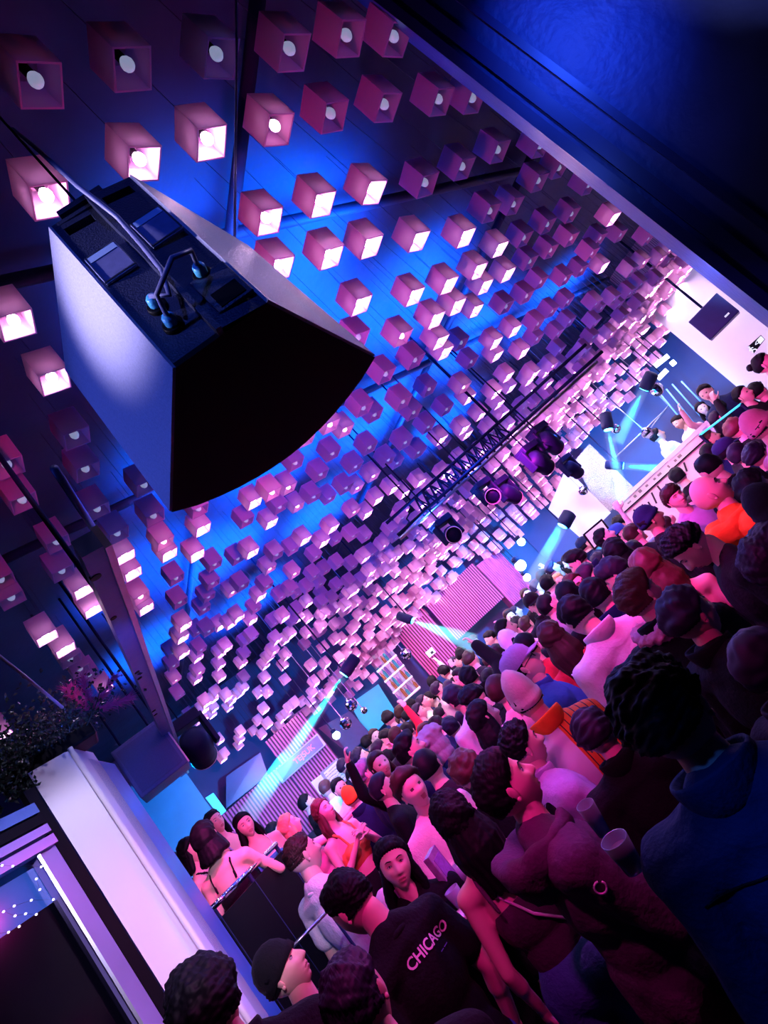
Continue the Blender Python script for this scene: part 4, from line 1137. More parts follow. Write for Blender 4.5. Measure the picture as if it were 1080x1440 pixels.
def skel(sex, pose):
    k = .93 if sex == 'f' else 1.0
    S = {}
    sw = .165 if sex == 'f' else .19
    S['k'] = k
    for s, n in ((-1, 'l'), (1, 'r')):
        S['hip' + n] = (s * .09, 0, .93); S['kne' + n] = (s * .105, .025, .50); S['ank' + n] = (s * .11, -.02, .085); S['toe' + n] = (s * .13, .16, .035)
        S['sho' + n] = (s * sw, -.015, 1.415)
        S['elb' + n] = (s * (sw + .055), -.04, 1.13); S['wri' + n] = (s * (sw + .06), .07, .90)
    def arm(n, e, w_): S['elb' + n], S['wri' + n] = e, w_
    if pose == 'phone':       # both forearms up in front of the chest
        arm('l', (-.25, .06, 1.16), (-.07, .27, 1.27)); arm('r', (.25, .06, 1.16), (.07, .27, 1.27))
    elif pose == 'up':        # one arm high
        arm('r', (.30, .10, 1.60), (.25, .16, 1.86)); arm('l', (-.25, .08, 1.16), (-.10, .28, 1.22))
    elif pose == 'upl':
        arm('l', (-.30, .10, 1.60), (-.22, .18, 1.85))
    elif pose == 'out':       # arms stretched out in front
        arm('l', (-.17, .26, 1.34), (-.10, .50, 1.36)); arm('r', (.17, .26, 1.34), (.10, .50, 1.36))
    elif pose == 'drink':
        arm('r', (.26, .10, 1.17), (.10, .26, 1.38))
    elif pose == 'clasp':
        arm('l', (-.24, .05, 1.15), (-.03, .22, 1.33)); arm('r', (.24, .05, 1.15), (.03, .22, 1.33))
    elif pose == 'low':       # one arm forward and down with something in the hand
        arm('r', (.23, .10, 1.14), (.16, .34, 1.02))
    elif pose == 'reach':
        arm('l', (-.30, .06, 1.18), (-.38, .22, 1.02))
    return S

def torso_prims(bm, sex, g=0.0):
    f = sex == 'f'
    ball(bm, (0, .0, 1.29), ((.148 if f else .172) + g, (.103 if f else .118) + g, .20 + g), 20, 14)
    ball(bm, (0, .005, 1.11), ((.118 if f else .148) + g, (.092 if f else .108) + g, .19 + g), 20, 14)
    ball(bm, (0, -.005, .95), ((.160 if f else .158) + g, (.118 if f else .115) + g, .15 + g), 20, 14)
    if f:
        for s in (-1, 1): ball(bm, (s * .068, .088, 1.265), (.062 + g, .055 + g, .06 + g), 14, 10)
    sw = .165 if f else .19
    for s in (-1, 1):
        tcap(bm, (0, -.02, 1.43), (s * sw, -.015, 1.413), (.068 if f else .078) + g, (.052 if f else .062) + g)
        if not f or True: tcap(bm, (s * .02, -.028, 1.50), (s * sw * .75, -.02, 1.42), .045 + g, .045 + g)

BODY = {}
def body_geo(sex, pose, voxel):
    key = (sex, pose, voxel)
    if key in BODY: return BODY[key]
    S = skel(sex, pose); f = sex == 'f'
    bm = bmesh.new()
    torso_prims(bm, sex)
    tcap(bm, (0, -.025, 1.40), (0, -.004, 1.60), .056 if f else .066, .044 if f else .053)
    ar = (.040, .034, .024) if f else (.050, .042, .029)
    for n in 'lr':
        chain(bm, [S['sho' + n], S['elb' + n], S['wri' + n]], [ar[0] + .006, ar[1], ar[2]])
        mid = (np.array(S['elb' + n]) * .65 + np.array(S['wri' + n]) * .35); tcap(bm, S['elb' + n], mid, ar[1], ar[1] * 1.04)
        chain(bm, [S['hip' + n], S['kne' + n], S['ank' + n]], [.088, .058, .042])
        cal = np.array(S['kne' + n]) * .7 + np.array(S['ank' + n]) * .3 + np.array((0, -.018, 0)); tcap(bm, S['kne' + n], cal, .052, .056)
        chain(bm, [S['ank' + n], S['toe' + n]], [.045, .032])
        tcap(bm, S['ank' + n], np.array(S['ank' + n]) + np.array((0, -.04, -.045)), .042, .036)
    r = remesh(bm, voxel, 5 if voxel < .015 else 3)
    BODY[key] = (r[0], r[1])
    return BODY[key]

HANDS = {}
def hand_geo(grip, fine):
    """right hand, wrist at origin, fingers along -Z, palm towards +Y"""
    key = (grip, fine)
    if key in HANDS: return HANDS[key]
    bm = bmesh.new()
    ball(bm, (0, .0, -.048), (.040, .015, .050), 16, 10)
    tcap(bm, (0, 0, .012), (0, 0, -.03), .025, .028)
    curl = {0: 14, 1: 42, 2: 66}[grip]
    for i, (x, L) in enumerate(((-.029, .068), (-.010, .077), (.010, .073), (.028, .058))):
        p = Vector((x, .0, -.088)); a = math.radians(curl * .35); r = .0098 - .0006 * i
        for seg, q in enumerate((.44, .32, .24)):
            d = Vector((x * 1.2, math.sin(a), -math.cos(a))).normalized()
            n = p + d * L * q; tcap(bm, p, n, r, r * .92, 8, 3); p, r = n, r * .92; a += math.radians(curl)
    p = Vector((-.030, .004, -.030))
    for d, q, r in ((Vector((-.75, .35, -.6)), .036, .0125), (Vector((-.4, .5, -.75)), .03, .0108), (Vector((-.1, .5, -.85)), .024, .0098)):
        n = p + d.normalized() * q; tcap(bm, p, n, r, r * .92, 8, 3); p = n
    v, f, _ = remesh(bm, .0042 if fine else .0075, 2)
    HANDS[key] = (v, f)
    return HANDS[key]

def hand_at(S, n, grip, fine, sex, roll=0.0):
    v, f = hand_geo(grip, fine)
    v = v.copy()
    if n == 'l': v[:, 0] *= -1; f = f[:, ::-1]
    if sex == 'f': v = v * .9
    e, w_ = Vector(S['elb' + n]), Vector(S['wri' + n])
    zz = (e - w_).normalized()
    yy = Vector((0, 0, 1)) if abs(zz.z) < .8 else Vector((-1 if n == 'r' else 1, .3, 0))
    if abs(zz.z) < .8: yy = Vector((-.7 if n == 'r' else .7, 0.2, .3))
    yy = (yy - zz * yy.dot(zz)).normalized()
    M = Matrix((yy.cross(zz), yy, zz)).transposed()
    M = M @ Matrix.Rotation(roll, 3, 'Z')
    return v @ np.array(M).T + np.array(w_), f

GARM = {}
def sweep_ring(a0, a1, n, fn, m=14, closed=False):
    """sweeps an oval section round the neck; fn(angle) gives ring radius, height, half width, half height, tilt"""
    V_, F_ = [], []
    for i, a in enumerate(np.linspace(a0, a1, n)):
        R, z, hw, hh_, tl = fn(a)
        for k in range(m):
            t = 2 * PI * k / m; dx, dz = hw * math.cos(t), hh_ * math.sin(t)
            rr, zz = R + dx * math.cos(tl) - dz * math.sin(tl), z + dx * math.sin(tl) + dz * math.cos(tl)
            V_.append((rr * math.sin(a), -rr * math.cos(a) * .95 - .02, zz))
    for i in range(n - 1):
        for k in range(m): F_.append((i * m + k, i * m + (k + 1) % m, (i + 1) * m + (k + 1) % m, (i + 1) * m + k))
    c0, c1 = len(V_), len(V_) + 1
    V_ += [tuple(np.mean(V_[:m], 0)), tuple(np.mean(V_[(n - 1) * m:n * m], 0))]
    T_ = [(c0, (k + 1) % m, k) for k in range(m)] + [(c1, (n - 1) * m + k, (n - 1) * m + (k + 1) % m) for k in range(m)]
    return [(np.array(V_), np.array(F_), 0), (np.array(V_), np.array(T_), 0)]
def hood_geo(seed=0):
    rs = np.random.RandomState(seed); ph = rs.uniform(0, 6, 4)
    def fn(a):
        c = max(0, math.cos(a * .55)) ** 1.5
        w_ = .5 * math.sin(a * 5 + ph[0]) + .4 * math.sin(a * 9 + ph[1])
        return .092 + .05 * c + .004 * w_, 1.475 - .05 * c + .005 * w_, .030 + .030 * c, .050 + .065 * c + .006 * w_, -.35 - .25 * c
    parts = sweep_ring(-2.5, 2.5, 61, fn, 20)
    v = parts[0][0]
    out = []
    for v, f, m in parts:
        r_ = np.hypot(v[:, 0], v[:, 1]); an = np.arctan2(v[:, 0], -v[:, 1])
        k = 1 + .045 * np.sin(an * 7 + v[:, 2] * 60 + ph[2]) * sstep(1.5, 1.38, v[:, 2]) + .02 * np.sin(v[:, 2] * 130 + an * 4)
        out.append((v * np.stack([k, k, np.ones_like(k)], 1), f, m))
    return out
def collar_geo():
    fn = lambda a: (.086 + .010 * math.cos(a), 1.522 + .014 * math.cos(a), .010, .046, -.20)
    return sweep_ring(-2.75, 2.75, 49, fn, 12)
def neckband_geo(r=.072):
    return sweep_ring(-PI, PI, 33, lambda a: (r, 1.468 + .022 * math.cos(a), .009, .013, 0), 8)

def garment(kind, sex, pose, voxel, extra=None, noise=None, seed=3):
    key = (kind, sex, pose, voxel, seed, noise)
    if key in GARM: return GARM[key]
    S = skel(sex, pose); bm = bmesh.new()
    g = {'hoodie': .030, 'jacket': .034, 'long': .014, 'tee': .016, 'tank': .010, 'crop': .010, 'shirt': .02}.get(kind, .014)
    if kind in ('trousers', 'jeans', 'shorts', 'skirt'):
        ball(bm, (0, -.005, .95), (.160 + .012, .118 + .014, .15), 20, 14)
        for n in 'lr':
            if kind in ('trousers', 'jeans'): chain(bm, [S['hip' + n], S['kne' + n], (S['ank' + n][0], -.02, .10)], [.100, .074, .064])
            elif kind == 'shorts': chain(bm, [S['hip' + n], np.array(S['hip' + n]) * .45 + np.array(S['kne' + n]) * .55], [.102, .09])
        if kind == 'skirt': tcap(bm, (0, 0, .9), (0, 0, .68), .165, .175)
    elif kind in ('tank', 'crop'):
        ball(bm, (0, .0, 1.24), (.150 + g, .106 + g, .165), 20, 14)
        if kind == 'tank': ball(bm, (0, .005, 1.08), (.122 + g, .096 + g, .2), 20, 14)
        for s in (-1, 1): ball(bm, (s * .068, .088, 1.265), (.062 + g, .055 + g, .06 + g), 14, 10)
        for s in (-1, 1): chain(bm, [(s * .075, .118, 1.34), (s * .085, .085, 1.44), (s * .09, .0, 1.497), (s * .088, -.09, 1.45), (s * .08, -.128, 1.34)], [.012] * 5)
    else:
        torso_prims(bm, sex, g)
        tcap(bm, (0, .0, 1.0), (0, .0, .86), .15 + g * .5, .155 + g * .6)
        ar = (.042, .038, .030) if sex == 'f' else (.052, .046, .036)
        for n in 'lr':
            e, w_ = np.array(S['elb' + n]), np.array(S['wri' + n])
            s0 = np.array(S['sho' + n])
            if kind == 'tee': chain(bm, [s0, s0 * .42 + e * .58], [ar[0] + g + .006, ar[1] + g + .012])
            else: chain(bm, [s0, e, e * .06 + w_ * .94], [ar[0] + g + .006, ar[1] + g, ar[2] + g * .8])
    if extra: extra(bm)
    nz = noise if noise is not None else {'hoodie': .007, 'jacket': .008, 'long': .004, 'tee': .005, 'shirt': .005, 'trousers': .004, 'jeans': .005}.get(kind, .002)
    v, f, _ = remesh(bm, voxel, 3, nz, seed)
    GARM[key] = (v, f)
    return GARM[key]

# ---------------------------------------------------------------- hair and headwear, all in head coordinates
HAIR = {}
def noise3(p, rs, fr, k=6):
    h = np.zeros(len(p))
    for i in range(k):
        q = rs.normal(0, 1, 3); q /= np.linalg.norm(q)
        h += np.sin(p @ q * fr * (1 + .35 * i) + rs.uniform(0, 6.28))
    return h / k ** .5
def hair_geo(style, seed, lod):
    key = (style, seed, lod)
    if key in HAIR: return HAIR[key]
    rs = np.random.RandomState(seed)
    nu, nv = {0: (32, 22), 1: (64, 44), 2: (130, 90)}[lod]
    uu, ww = np.meshgrid(np.linspace(0, 2 * PI, nu, endpoint=False), np.linspace(0.02, PI - .02, nv))
    d = np.stack([np.sin(ww) * np.sin(uu), np.sin(ww) * np.cos(uu), np.cos(ww)], -1).reshape(-1, 3)
    base = d * np.array([.0735, .0965, .118])
    base[:, 0] *= 1 + .05 * G(base[:, 2] - .05, .05); base[:, 1] *= np.where(base[:, 1] < 0, 1 + .085 * G(base[:, 2] - .03, .05), 1)
    x, y, z = base.T
    # hairline: height above which hair grows, by direction (front high, back low)
    t = (d[:, 1] + 1) / 2
    line = {'short': -.055, 'fade': -.035, 'afro': -.06, 'curly': -.03, 'long': -.1, 'bob': -.1, 'bun': -.05, 'side': -.055, 'fringe': -.055, 'cropped': -.05}[style]
    hl = line + sstep(.47, .60, t) * (.028 - line) + sstep(.62, .90, t) * .040
    if style == 'fringe': hl = line + sstep(.47, .60, t) * (.02 - line) + sstep(.62, .90, t) * .022
    hl = hl + .006 * np.sin(np.arctan2(d[:, 0], d[:, 1]) * 34) * .4
    m = sstep(-.008, .012, z - hl)
    th = {'short': .012, 'fade': .006, 'afro': .040, 'curly': .024, 'long': .012, 'bob': .014, 'bun': .008, 'side': .016, 'fringe': .017, 'cropped': .004}[style]
    th = np.full(len(d), th)
    if style in ('fade', 'side', 'short'): th *= .35 + .65 * sstep(-.02, .07, z)
    if style == 'fade': th *= sstep(.0, .06, z) * .9 + .1
    if style in ('side', 'fringe'): th += .014 * G(z - .105, .05) * sstep(-.2, .5, d[:, 1]) * sstep(-.05, .05, z)
    if style in ('afro', 'curly'):
        amp = .0045 if style == 'afro' else .005
        th = th * (.55 + .45 * sstep(-.05, .05, z)) + amp * noise3(base, rs, 75) + .7 * amp * noise3(base, rs, 150) + (.5 * amp * noise3(base, rs, 330) if lod == 2 else 0)
    else:
        ang = np.arctan2(d[:, 0], d[:, 1])
        th = th + .0022 * np.sin(ang * 60 + 3 * noise3(base, rs, 40)) * sstep(.1, .5, np.abs(np.sin(ww.ravel()))) + .0038 * noise3(base, rs, 55) + (.0016 * noise3(base, rs, 130) if lod else 0) + (.0016 * noise3(base, rs, 280) if lod == 2 else 0)
    th = th * (1 - .85 * G(d[:, 1] + .10, .22) * G(z + .012, .030) * (np.abs(d[:, 0]) > .6)) if style not in ('long', 'bob') else th   # ears stay clear
    L = np.linalg.norm(base, axis=1)
    th = th * (.25 + .75 * sstep(.0, .035, z - hl))
    V_ = d * ((L * (.70 + .30 * m) + th * m))[:, None] + np.array([0, -.004, .004])
    Fq = []
    for i in range(nv - 1):
        for k in range(nu): Fq.append((i * nu + k, (i + 1) * nu + k, (i + 1) * nu + (k + 1) % nu, i * nu + (k + 1) % nu))
    Fq += [(0, 1, 2, nu - 1)]
    parts = [(V_, np.array(Fq), 0)]
    if style in ('long', 'bob', 'bun'):
        bm = bmesh.new()
        if style == 'bun': ball(bm, (0, -.105, .07), (.045, .042, .042), 16, 12)
        else:
            L_ = -.30 if style == 'long' else -.14
            for a in np.linspace(-1, 1, 11):
                an = a * 1.75
                x0, y0 = .068 * math.sin(an), -.082 * math.cos(an) - .006
                x1, y1 = (.088 + .012 * rs.rand()) * math.sin(an), -.092 * math.cos(an) - .03
                chain(bm, [(x0 * .8, y0 * .8, .06), (x0, y0, -.02), (x1, y1, -.12), (x1 * .92, y1 - .01, L_ * (1 - .25 * abs(a) * rs.rand()))], [.02, .023, .025, .012 if style == 'long' else .02])
        v, f, _ = remesh(bm, {0: .014, 1: .009, 2: .006}[lod], 3, .0025, seed, 45)
        parts.append((v, f, 0))
    HAIR[key] = parts
    return parts

def hat_geo(style, lod):
    key = (style, 0, lod)
    if key in HAIR: return HAIR[key]
    bm = bmesh.new(); parts = []
    n = 40 if lod else 22
    if style in ('beanie', 'skullcap', 'tallbeanie'):
        up = {'beanie': .02, 'skullcap': .004, 'tallbeanie': .055}[style]
        prof = [(.094, .0), (.100, .004), (.101, .034), (.095, .038), (.091, .07), (.076, .102 + up * .4), (.050, .124 + up * .7), (.02, .135 + up), (.004, .138 + up)]
        M = Matrix.Rotation(math.radians(-10), 4, 'X') @ Matrix.Diagonal((.80, .98, 1, 1)) if False else Matrix.Rotation(math.radians(14), 4, 'X') @ Matrix.Diagonal((.89, 1.12, 1.02, 1))
        lathe(bm, prof, n, M)
    elif style in ('cap', 'bucketcap'):
        M = Matrix.Translation((0, -.004, .012)) @ Matrix.Diagonal((.87, 1.08, 1, 1))
        lathe(bm, [(.100, .02), (.104, .03), (.100, .07), (.082, .105), (.05, .124), (.012, .13), (.009, .137), (.002, .138)], n, M)
        for s in range(1):
            ring0 = [bm.verts.new((.082 * math.sin(a), .098 * math.cos(a), .042)) for a in np.linspace(-1.15, 1.15, 13)]
            ring1 = [bm.verts.new((.078 * math.sin(a), .085 + .085 * math.cos(a), .022 + .012 * abs(a) * 0)) for a in np.linspace(-1.15, 1.15, 13)]
            r0b = [bm.verts.new(v.co + Vector((0, 0, -.005))) for v in ring0]; r1b = [bm.verts.new(v.co + Vector((0, 0, -.005))) for v in ring1]
            for k in range(12):
                bm.faces.new((ring0[k], ring0[k + 1], ring1[k + 1], ring1[k])); bm.faces.new((r0b[k], r1b[k], r1b[k + 1], r0b[k + 1]))
                bm.faces.new((ring1[k], ring1[k + 1], r1b[k + 1], r1b[k]))
    elif style == 'hood':
        for i, a in enumerate(np.linspace(-1.0, 1.0, 15)):
            an = a * 2.15
            for zz, rr in ((-.11, .035), (-.03, .03), (.05, .028)):
                ball(bm, (.112 * math.sin(an) * (1 if zz < .04 else .92), -.118 * math.cos(an) - .005 - .02 * (zz < -.05), zz), (rr, rr, .055), 8, 6)
        for a in np.linspace(-1, 1, 9):
            for b in (-.09, -.03, .03, .075):
                ball(bm, (.10 * a, b, .13 * math.sqrt(max(0, 1 - (a * .75) ** 2 - (b / .16) ** 2)) + .012), (.03, .035, .026), 8, 6)
        v, f, _ = remesh(bm, .014 if lod == 0 else .009, 3, .004, 5, 20)
        HAIR[key] = [(v, f, 0)]
        return HAIR[key]
    elif style == 'furhood':
        for a in np.linspace(-1, 1, 13):
            ball(bm, (.15 * math.sin(a * 1.5), -.075 * math.cos(a * 1.5) - .03, -.155 + .02 * abs(a)), (.05, .045, .04), 10, 8)
        v, f, _ = remesh(bm, .009, 1, .012, 5, 60)
        HAIR[key] = [(v, f, 0)]
        return HAIR[key]
    v, fs = bm_arrays(bm)
    HAIR[key] = [(v, f, 0) for f in fs]
    return HAIR[key]

SKIN = [mat('skin_light', (.80, .52, .42), .5, var=.06, scale=25), mat('skin_tan', (.62, .38, .27), .5, var=.06, scale=25), mat('skin_brown', (.33, .18, .12), .45, var=.06, scale=25)]
M_lip = mat('lips', (.50, .22, .20), .35, var=.05)
M_brow = mat('eyebrow_hair', (.03, .02, .018), .7, var=.1)
M_eye = mat('eye_white', (.7, .7, .7), .15, var=0)
M_iris = mat('dark_iris', (.015, .01, .008), .08, var=0)
M_eyed = mat('shadowed_eye', (.10, .06, .05), .3, var=0)
HAIRC = {'black': mat('black_hair', (.003, .003, .006), .6, var=.3, scale=40, spec=.14), 'brown': mat('brown_hair', (.03, .014, .012), .5, var=.3, scale=40, spec=.18),
         'auburn': mat('auburn_hair', (.10, .03, .03), .45, var=.3, scale=40, spec=.25), 'blonde': mat('blonde_hair', (.55, .34, .16), .45, var=.25, scale=40, spec=.25),
         'grey': mat('greying_hair', (.13, .14, .18), .45, var=.4, scale=60, spec=.25), 'purple': mat('purple_tinted_hair', (.016, .008, .03), .55, var=.3, scale=40, spec=.2)}  # purple and auburn also put coloured light into some heads' hair
CLOTH = {'black': (.004, .004, .007), 'navy': (.005, .016, .06), 'blue': (.03, .09, .32), 'white': (.78, .76, .78), 'grey': (.32, .31, .35), 'orange': (.85, .16, .02), 'burgundy': (.085, .026, .085),
         'denim': (.06, .13, .38), 'red': (.5, .03, .05), 'teal': (.02, .22, .30), 'cream': (.72, .66, .58), 'pink': (.7, .25, .38), 'charcoal': (.014, .014, .02), 'tangerine': (.8, .25, .08), 'lilac': (.4, .32, .6)}
def cloth(c): return mat(c + '_cloth', CLOTH[c], .85, var=.15, scale=18, bump=.25, bscale=70, spec=.2)

PEOPLE = []
SPOTS = []
def person(px, py, s, rel, label, sex='m', pose='stand', hair='short', hairc='black', hat=None, hatc='black', top='long', topc='black', legs='trousers', legc='black', skin=0, pitch=0, yaw=0, tilt=0,
           lod=0, group=None, floor=0.0, size=.28, grip=1, seed=None, free=False, stance=None, hmin=1.40, hmax=1.74, lean=0, extra=None, ext_key=None):
    """px, py: centre of the head in the frame's pixels; s: height of the head in pixels; rel: the way the body faces, 0 = away from the lens, 90 = to its right"""
    seed = seed if seed is not None else len(PEOPLE) % 7
    d = size * F / s
    r = ray(px, py)
    P = CAM + r * d
    d0 = d
    for _ in range(60):
        h = P[2] - floor
        if free or hmin <= h <= hmax: break
        d *= .985 if (h < hmin) == (r[2] < 0) else 1.015
        if not .80 * d0 < d < 1.22 * d0 or d > 12.2: break
        P = CAM + r * d
    def clear(q): return min([math.hypot(q[0] - a, q[1] - b) for a, b in SPOTS] or [9])
    def okd(q): return math.hypot(q[0], q[1]) < (11.0 if px < 990 else 8.9)
    best = None
    lim = .12 if lod == 2 else .25
    for f_ in [0] + [sg * v for v in (.03, .06, .09, .12, .15, .18, .21, .25) for sg in (1, -1)]:
        if abs(f_) > lim: continue
        q = CAM + r * d * (1 + f_)
        sc = min(clear(q), .46) - abs(f_) * .15 - (0 if okd(q) else 1)
        if best is None or sc > best[0] + 1e-6: best = (sc, q, d * (1 + f_))
    P, d = best[1], best[2]
    if not okd(P): P = CAM + r * d * ((11.0 if px < 990 else 8.9) / math.hypot(P[0], P[1]))
    SPOTS.append((P[0], P[1]))
    if P[2] - floor > hmax: floor = P[2] - hmax          # stands on a step
    h = min(max(P[2] - floor, 1.3), 1.8)
    k = h / 1.665
    az = math.degrees(math.atan2(r[0], r[1]))
    rz = -math.radians(az + rel)
    vox = {0: .024, 1: .016, 2: .0105}[lod]
    S = skel(sex, pose)
    bv_, bf_ = body_geo(sex, pose, vox)
    Hm = Matrix.Translation((0, .012, 1.665)) @ Matrix.Translation((0, -.02, -.11)) @ Euler((math.radians(pitch), math.radians(tilt), -math.radians(yaw)), 'XYZ').to_matrix().to_4x4() @ Matrix.Translation((0, .02, .11))
    Hn = np.array(Hm)
    parts = [(bv_, bf_, 0)]
    for v, f, m in head_geo(lod, sex):
        parts.append((v @ Hn[:3, :3].T + Hn[:3, 3], f, m))
    for n in 'lr':
        v, f = hand_at(S, n, grip, lod == 2, sex)
        parts.append((v, f, 0))
    hm = HAIRC[hairc]
    root = arrays_obj('person', parts, [SKIN[skin], M_lip, hm if hairc != 'blonde' else HAIRC['brown'], M_eye if lod else M_eyed, M_iris])
    k = h / (Hm @ Vector((0, 0, 0))).z
    base = P - np.array([0, 0, P[2]]) + np.array([0, 0, floor])
    # the head's centre sits slightly ahead of the base point
    hc = Hm @ Vector((0, 0, 0)); c_, s_ = math.cos(rz), math.sin(rz)
    base[0] -= k * (hc.x * c_ - hc.y * s_); base[1] -= k * (hc.x * s_ + hc.y * c_)
    root.matrix_world = Matrix.Translation(base) @ Matrix.Rotation(rz, 4, 'Z') @ Matrix.Rotation(math.radians(lean), 4, 'X') @ Matrix.Scale(k, 4)
    tag(root, label, 'person', group)
    def child(name, parts, m, M=None):
        o = arrays_obj(name, parts, [m], root)
        if M is not None: o.matrix_local = M
        return o
    if top:
        v, f = garment(top, sex, pose, vox * .9, extra=extra, seed=ext_key or 3)
        child({'hoodie': 'hoodie', 'jacket': 'jacket', 'tee': 'tee_shirt', 'tank': 'tank_top', 'crop': 'crop_top', 'shirt': 'shirt'}.get(top, 'jumper'), [(v, f, 0)], cloth(topc))
        if top == 'hoodie': child('hood', hood_geo(seed), cloth(topc))
        elif top in ('jacket', 'shirt'): child('collar', collar_geo(), cloth(topc))
        elif top in ('tee', 'long') and lod: child('neckband', neckband_geo(.066 if sex == 'f' else .073), cloth(topc))
    if legs:
        v, f = garment(legs, sex, 'stand' if pose not in BODY else 'stand', vox, seed=3)
        child(legs, [(v, f, 0)], cloth(legc))
    bm = bmesh.new()
    for n in 'lr':
        t, a = Vector(S['toe' + n]), Vector(S['ank' + n])
        chain(bm, [a + Vector((0, -.035, -.035)), a + Vector((0, .05, -.03)), t], [.052, .05, .040])
        box(bm, ((a.x + t.x) / 2, (a.y + t.y) / 2 - .01, .012), (.085, .27, .024), bev=.008)
    fv, ff = bm_arrays(bm)
    fv[:, 2] = np.maximum(fv[:, 2], 0)
    arrays_obj('shoes', [(fv, f, 0) for f in ff], [M_black], root)
    if hat and hat != 'furhood' and hair: hair = 'cropped'
    if hair: child('hair', hair_geo(hair, seed, lod), hm, Hm)
    if hat: child({'hood': 'hood', 'furhood': 'fur_collar', 'cap': 'cap', 'bucketcap': 'cap'}.get(hat, 'beanie'), hat_geo(hat, lod), cloth(hatc), Hm)
    PEOPLE.append((root, Hm, k, S, floor))
    return root, Hm, S

# ---------------------------------------------------------------- the crowd, nearest first
def jersey_mat():
    m = mat('split_jersey_cloth', (.8, .2, .03), .8, var=0)
    nt = m.node_tree; b = nt.nodes['Principled BSDF']
    tc = nt.nodes.new('ShaderNodeTexCoord'); sp = nt.nodes.new('ShaderNodeSeparateXYZ'); nt.links.new(tc.outputs['Object'], sp.inputs[0])
    wv = nt.nodes.new('ShaderNodeTexWave'); wv.inputs['Scale'].default_value = 9; wv.bands_direction = 'X'; nt.links.new(tc.outputs['Object'], wv.inputs['Vector'])
    st = nt.nodes.new('ShaderNodeMath'); st.operation = 'GREATER_THAN'; st.inputs[1].default_value = .93; nt.links.new(wv.outputs['Fac'], st.inputs[0])
    m1 = nt.nodes.new('ShaderNodeMix'); m1.data_type = 'RGBA'; m1.inputs[6].default_value = (.85, .17, .02, 1); m1.inputs[7].default_value = (.05, .02, .02, 1); nt.links.new(st.outputs[0], m1.inputs[0])
    gt = nt.nodes.new('ShaderNodeMath'); gt.operation = 'GREATER_THAN'; gt.inputs[1].default_value = .0; nt.links.new(sp.outputs[0], gt.inputs[0])
    m2 = nt.nodes.new('ShaderNodeMix'); m2.data_type = 'RGBA'; m2.inputs[6].default_value = (.78, .75, .72, 1); nt.links.new(m1.outputs[2], m2.inputs[7]); nt.links.new(gt.outputs[0], m2.inputs[0])
    nt.links.new(m2.outputs[2], b.inputs['Base Color'])
    return m

bigman = person(944, 1008, 205, 18, 'person with big dark curls and navy collared jacket, back turned, nearest the camera', hair='curly', top='jacket', topc='navy', lod=2, skin=1, size=.31, pitch=4, yaw=6, seed=2)
hoodie = person(716, 1108, 118, 84, 'person in burgundy hoodie in profile facing right, short dark hair swept up', hair='side', top='hoodie', topc='burgundy', lod=2, pitch=9, pose='low', seed=1)
chicago = person(496, 1272, 104, -28, 'person in black tee lettered CHICAGO across the back, head turned down', hair='short', top='tee', topc='black', legs='jeans', legc='denim', lod=2, pitch=-18, yaw=-14, seed=4)
woman = person(556, 1216, 90, 176, 'person with slick dark hair and black jumper facing the camera with a stern look', sex='f', hair='long', top='long', topc='black', lod=2, yaw=6, tilt=-14, pitch=6, seed=5)
person(507, 1408, 150, 22, 'person seen from behind with rounded dark purple-lit hair at the bottom edge', hair='short', hairc='purple', top='long', topc='black', lod=2, seed=3, yaw=8)
person(298, 1420, 135, 8, 'person with black bushy afro in front of the white column foot', hair='afro', top='jacket', topc='black', lod=2, skin=1, size=.305, seed=6)
person(700, 1470, 100, 20, 'person in white cap, only the crown showing at the bottom edge', hair='short', hat='beanie', hatc='white', top='long', topc='black', lod=1, free=True)
capman = person(400, 1366, 98, 106, 'person in smooth black skullcap looking up in profile, thin chain at the neck', hair='short', hat='skullcap', top='long', topc='black', lod=2, pitch=16, yaw=10, seed=0)
whitetee = person(427, 1203, 80, 58, 'person in white tee with a clipped fade haircut seen from behind by the rail', hair='fade', hairc='brown', top='tee', topc='white', lod=2, pitch=-2, yaw=14, seed=2)
beanie = person(742, 985, 84, -12, 'person in pale knitted beanie and half white, half orange striped jersey', hair='short', hat='tallbeanie', hatc='cream', top='shirt', topc='orange', lod=1, size=.305)
for ch in beanie[0].children:
    if ch.name.startswith('shirt'):
        ch.data = ch.data.copy(); ch.data.materials.clear(); ch.data.materials.append(jersey_mat())
glasses = person(738, 938, 74, 92, 'person in patterned cap and glasses gazing upward, blue jacket', hair='short', hat='bucketcap', hatc='lilac', top='jacket', topc='blue', lod=2, pitch=14, seed=1)
bald = person(1000, 694, 66, 74, 'person with shaved bald head in bright orange hoodie', hair=None, top='hoodie', topc='orange', lod=2, pitch=16, yaw=14)
person(972, 770, 78, -96, 'person with large curly black hair bowing the head to the left, black tee', hair='curly', top='tee', topc='black', lod=2, pitch=-30, seed=5)
person(903, 840, 78, 34, 'person with swept auburn hair above a pale fur collar', hair='side', hairc='auburn', hat='furhood', hatc='pink', top='jacket', topc='black', lod=2, yaw=20, seed=6)
person(814, 868, 70, -24, 'person in white jacket with cropped black hair, back turned', hair='short', top='jacket', topc='white', lod=1, pitch=-14, seed=3)
person(974, 868, 88, 60, 'person in black with curly purple-lit hair, face in red shadow', hair='curly', hairc='purple', top='jacket', topc='black', lod=1, skin=1)
person(842, 838, 62, 8, 'person with rounded black hair between the white jacket and the auburn head', hair='short', top='jacket', topc='navy', lod=1)
person(866, 808, 66, -78, 'person with heavy dark fringe looking down to the left', hair='fringe', hairc='purple', top='long', topc='black', lod=1, pitch=-16)
person(915, 798, 76, 4, 'person with long straight reddish hair down the back and bare shoulder', sex='f', hair='long', hairc='auburn', top='tank', topc='black', lod=1)
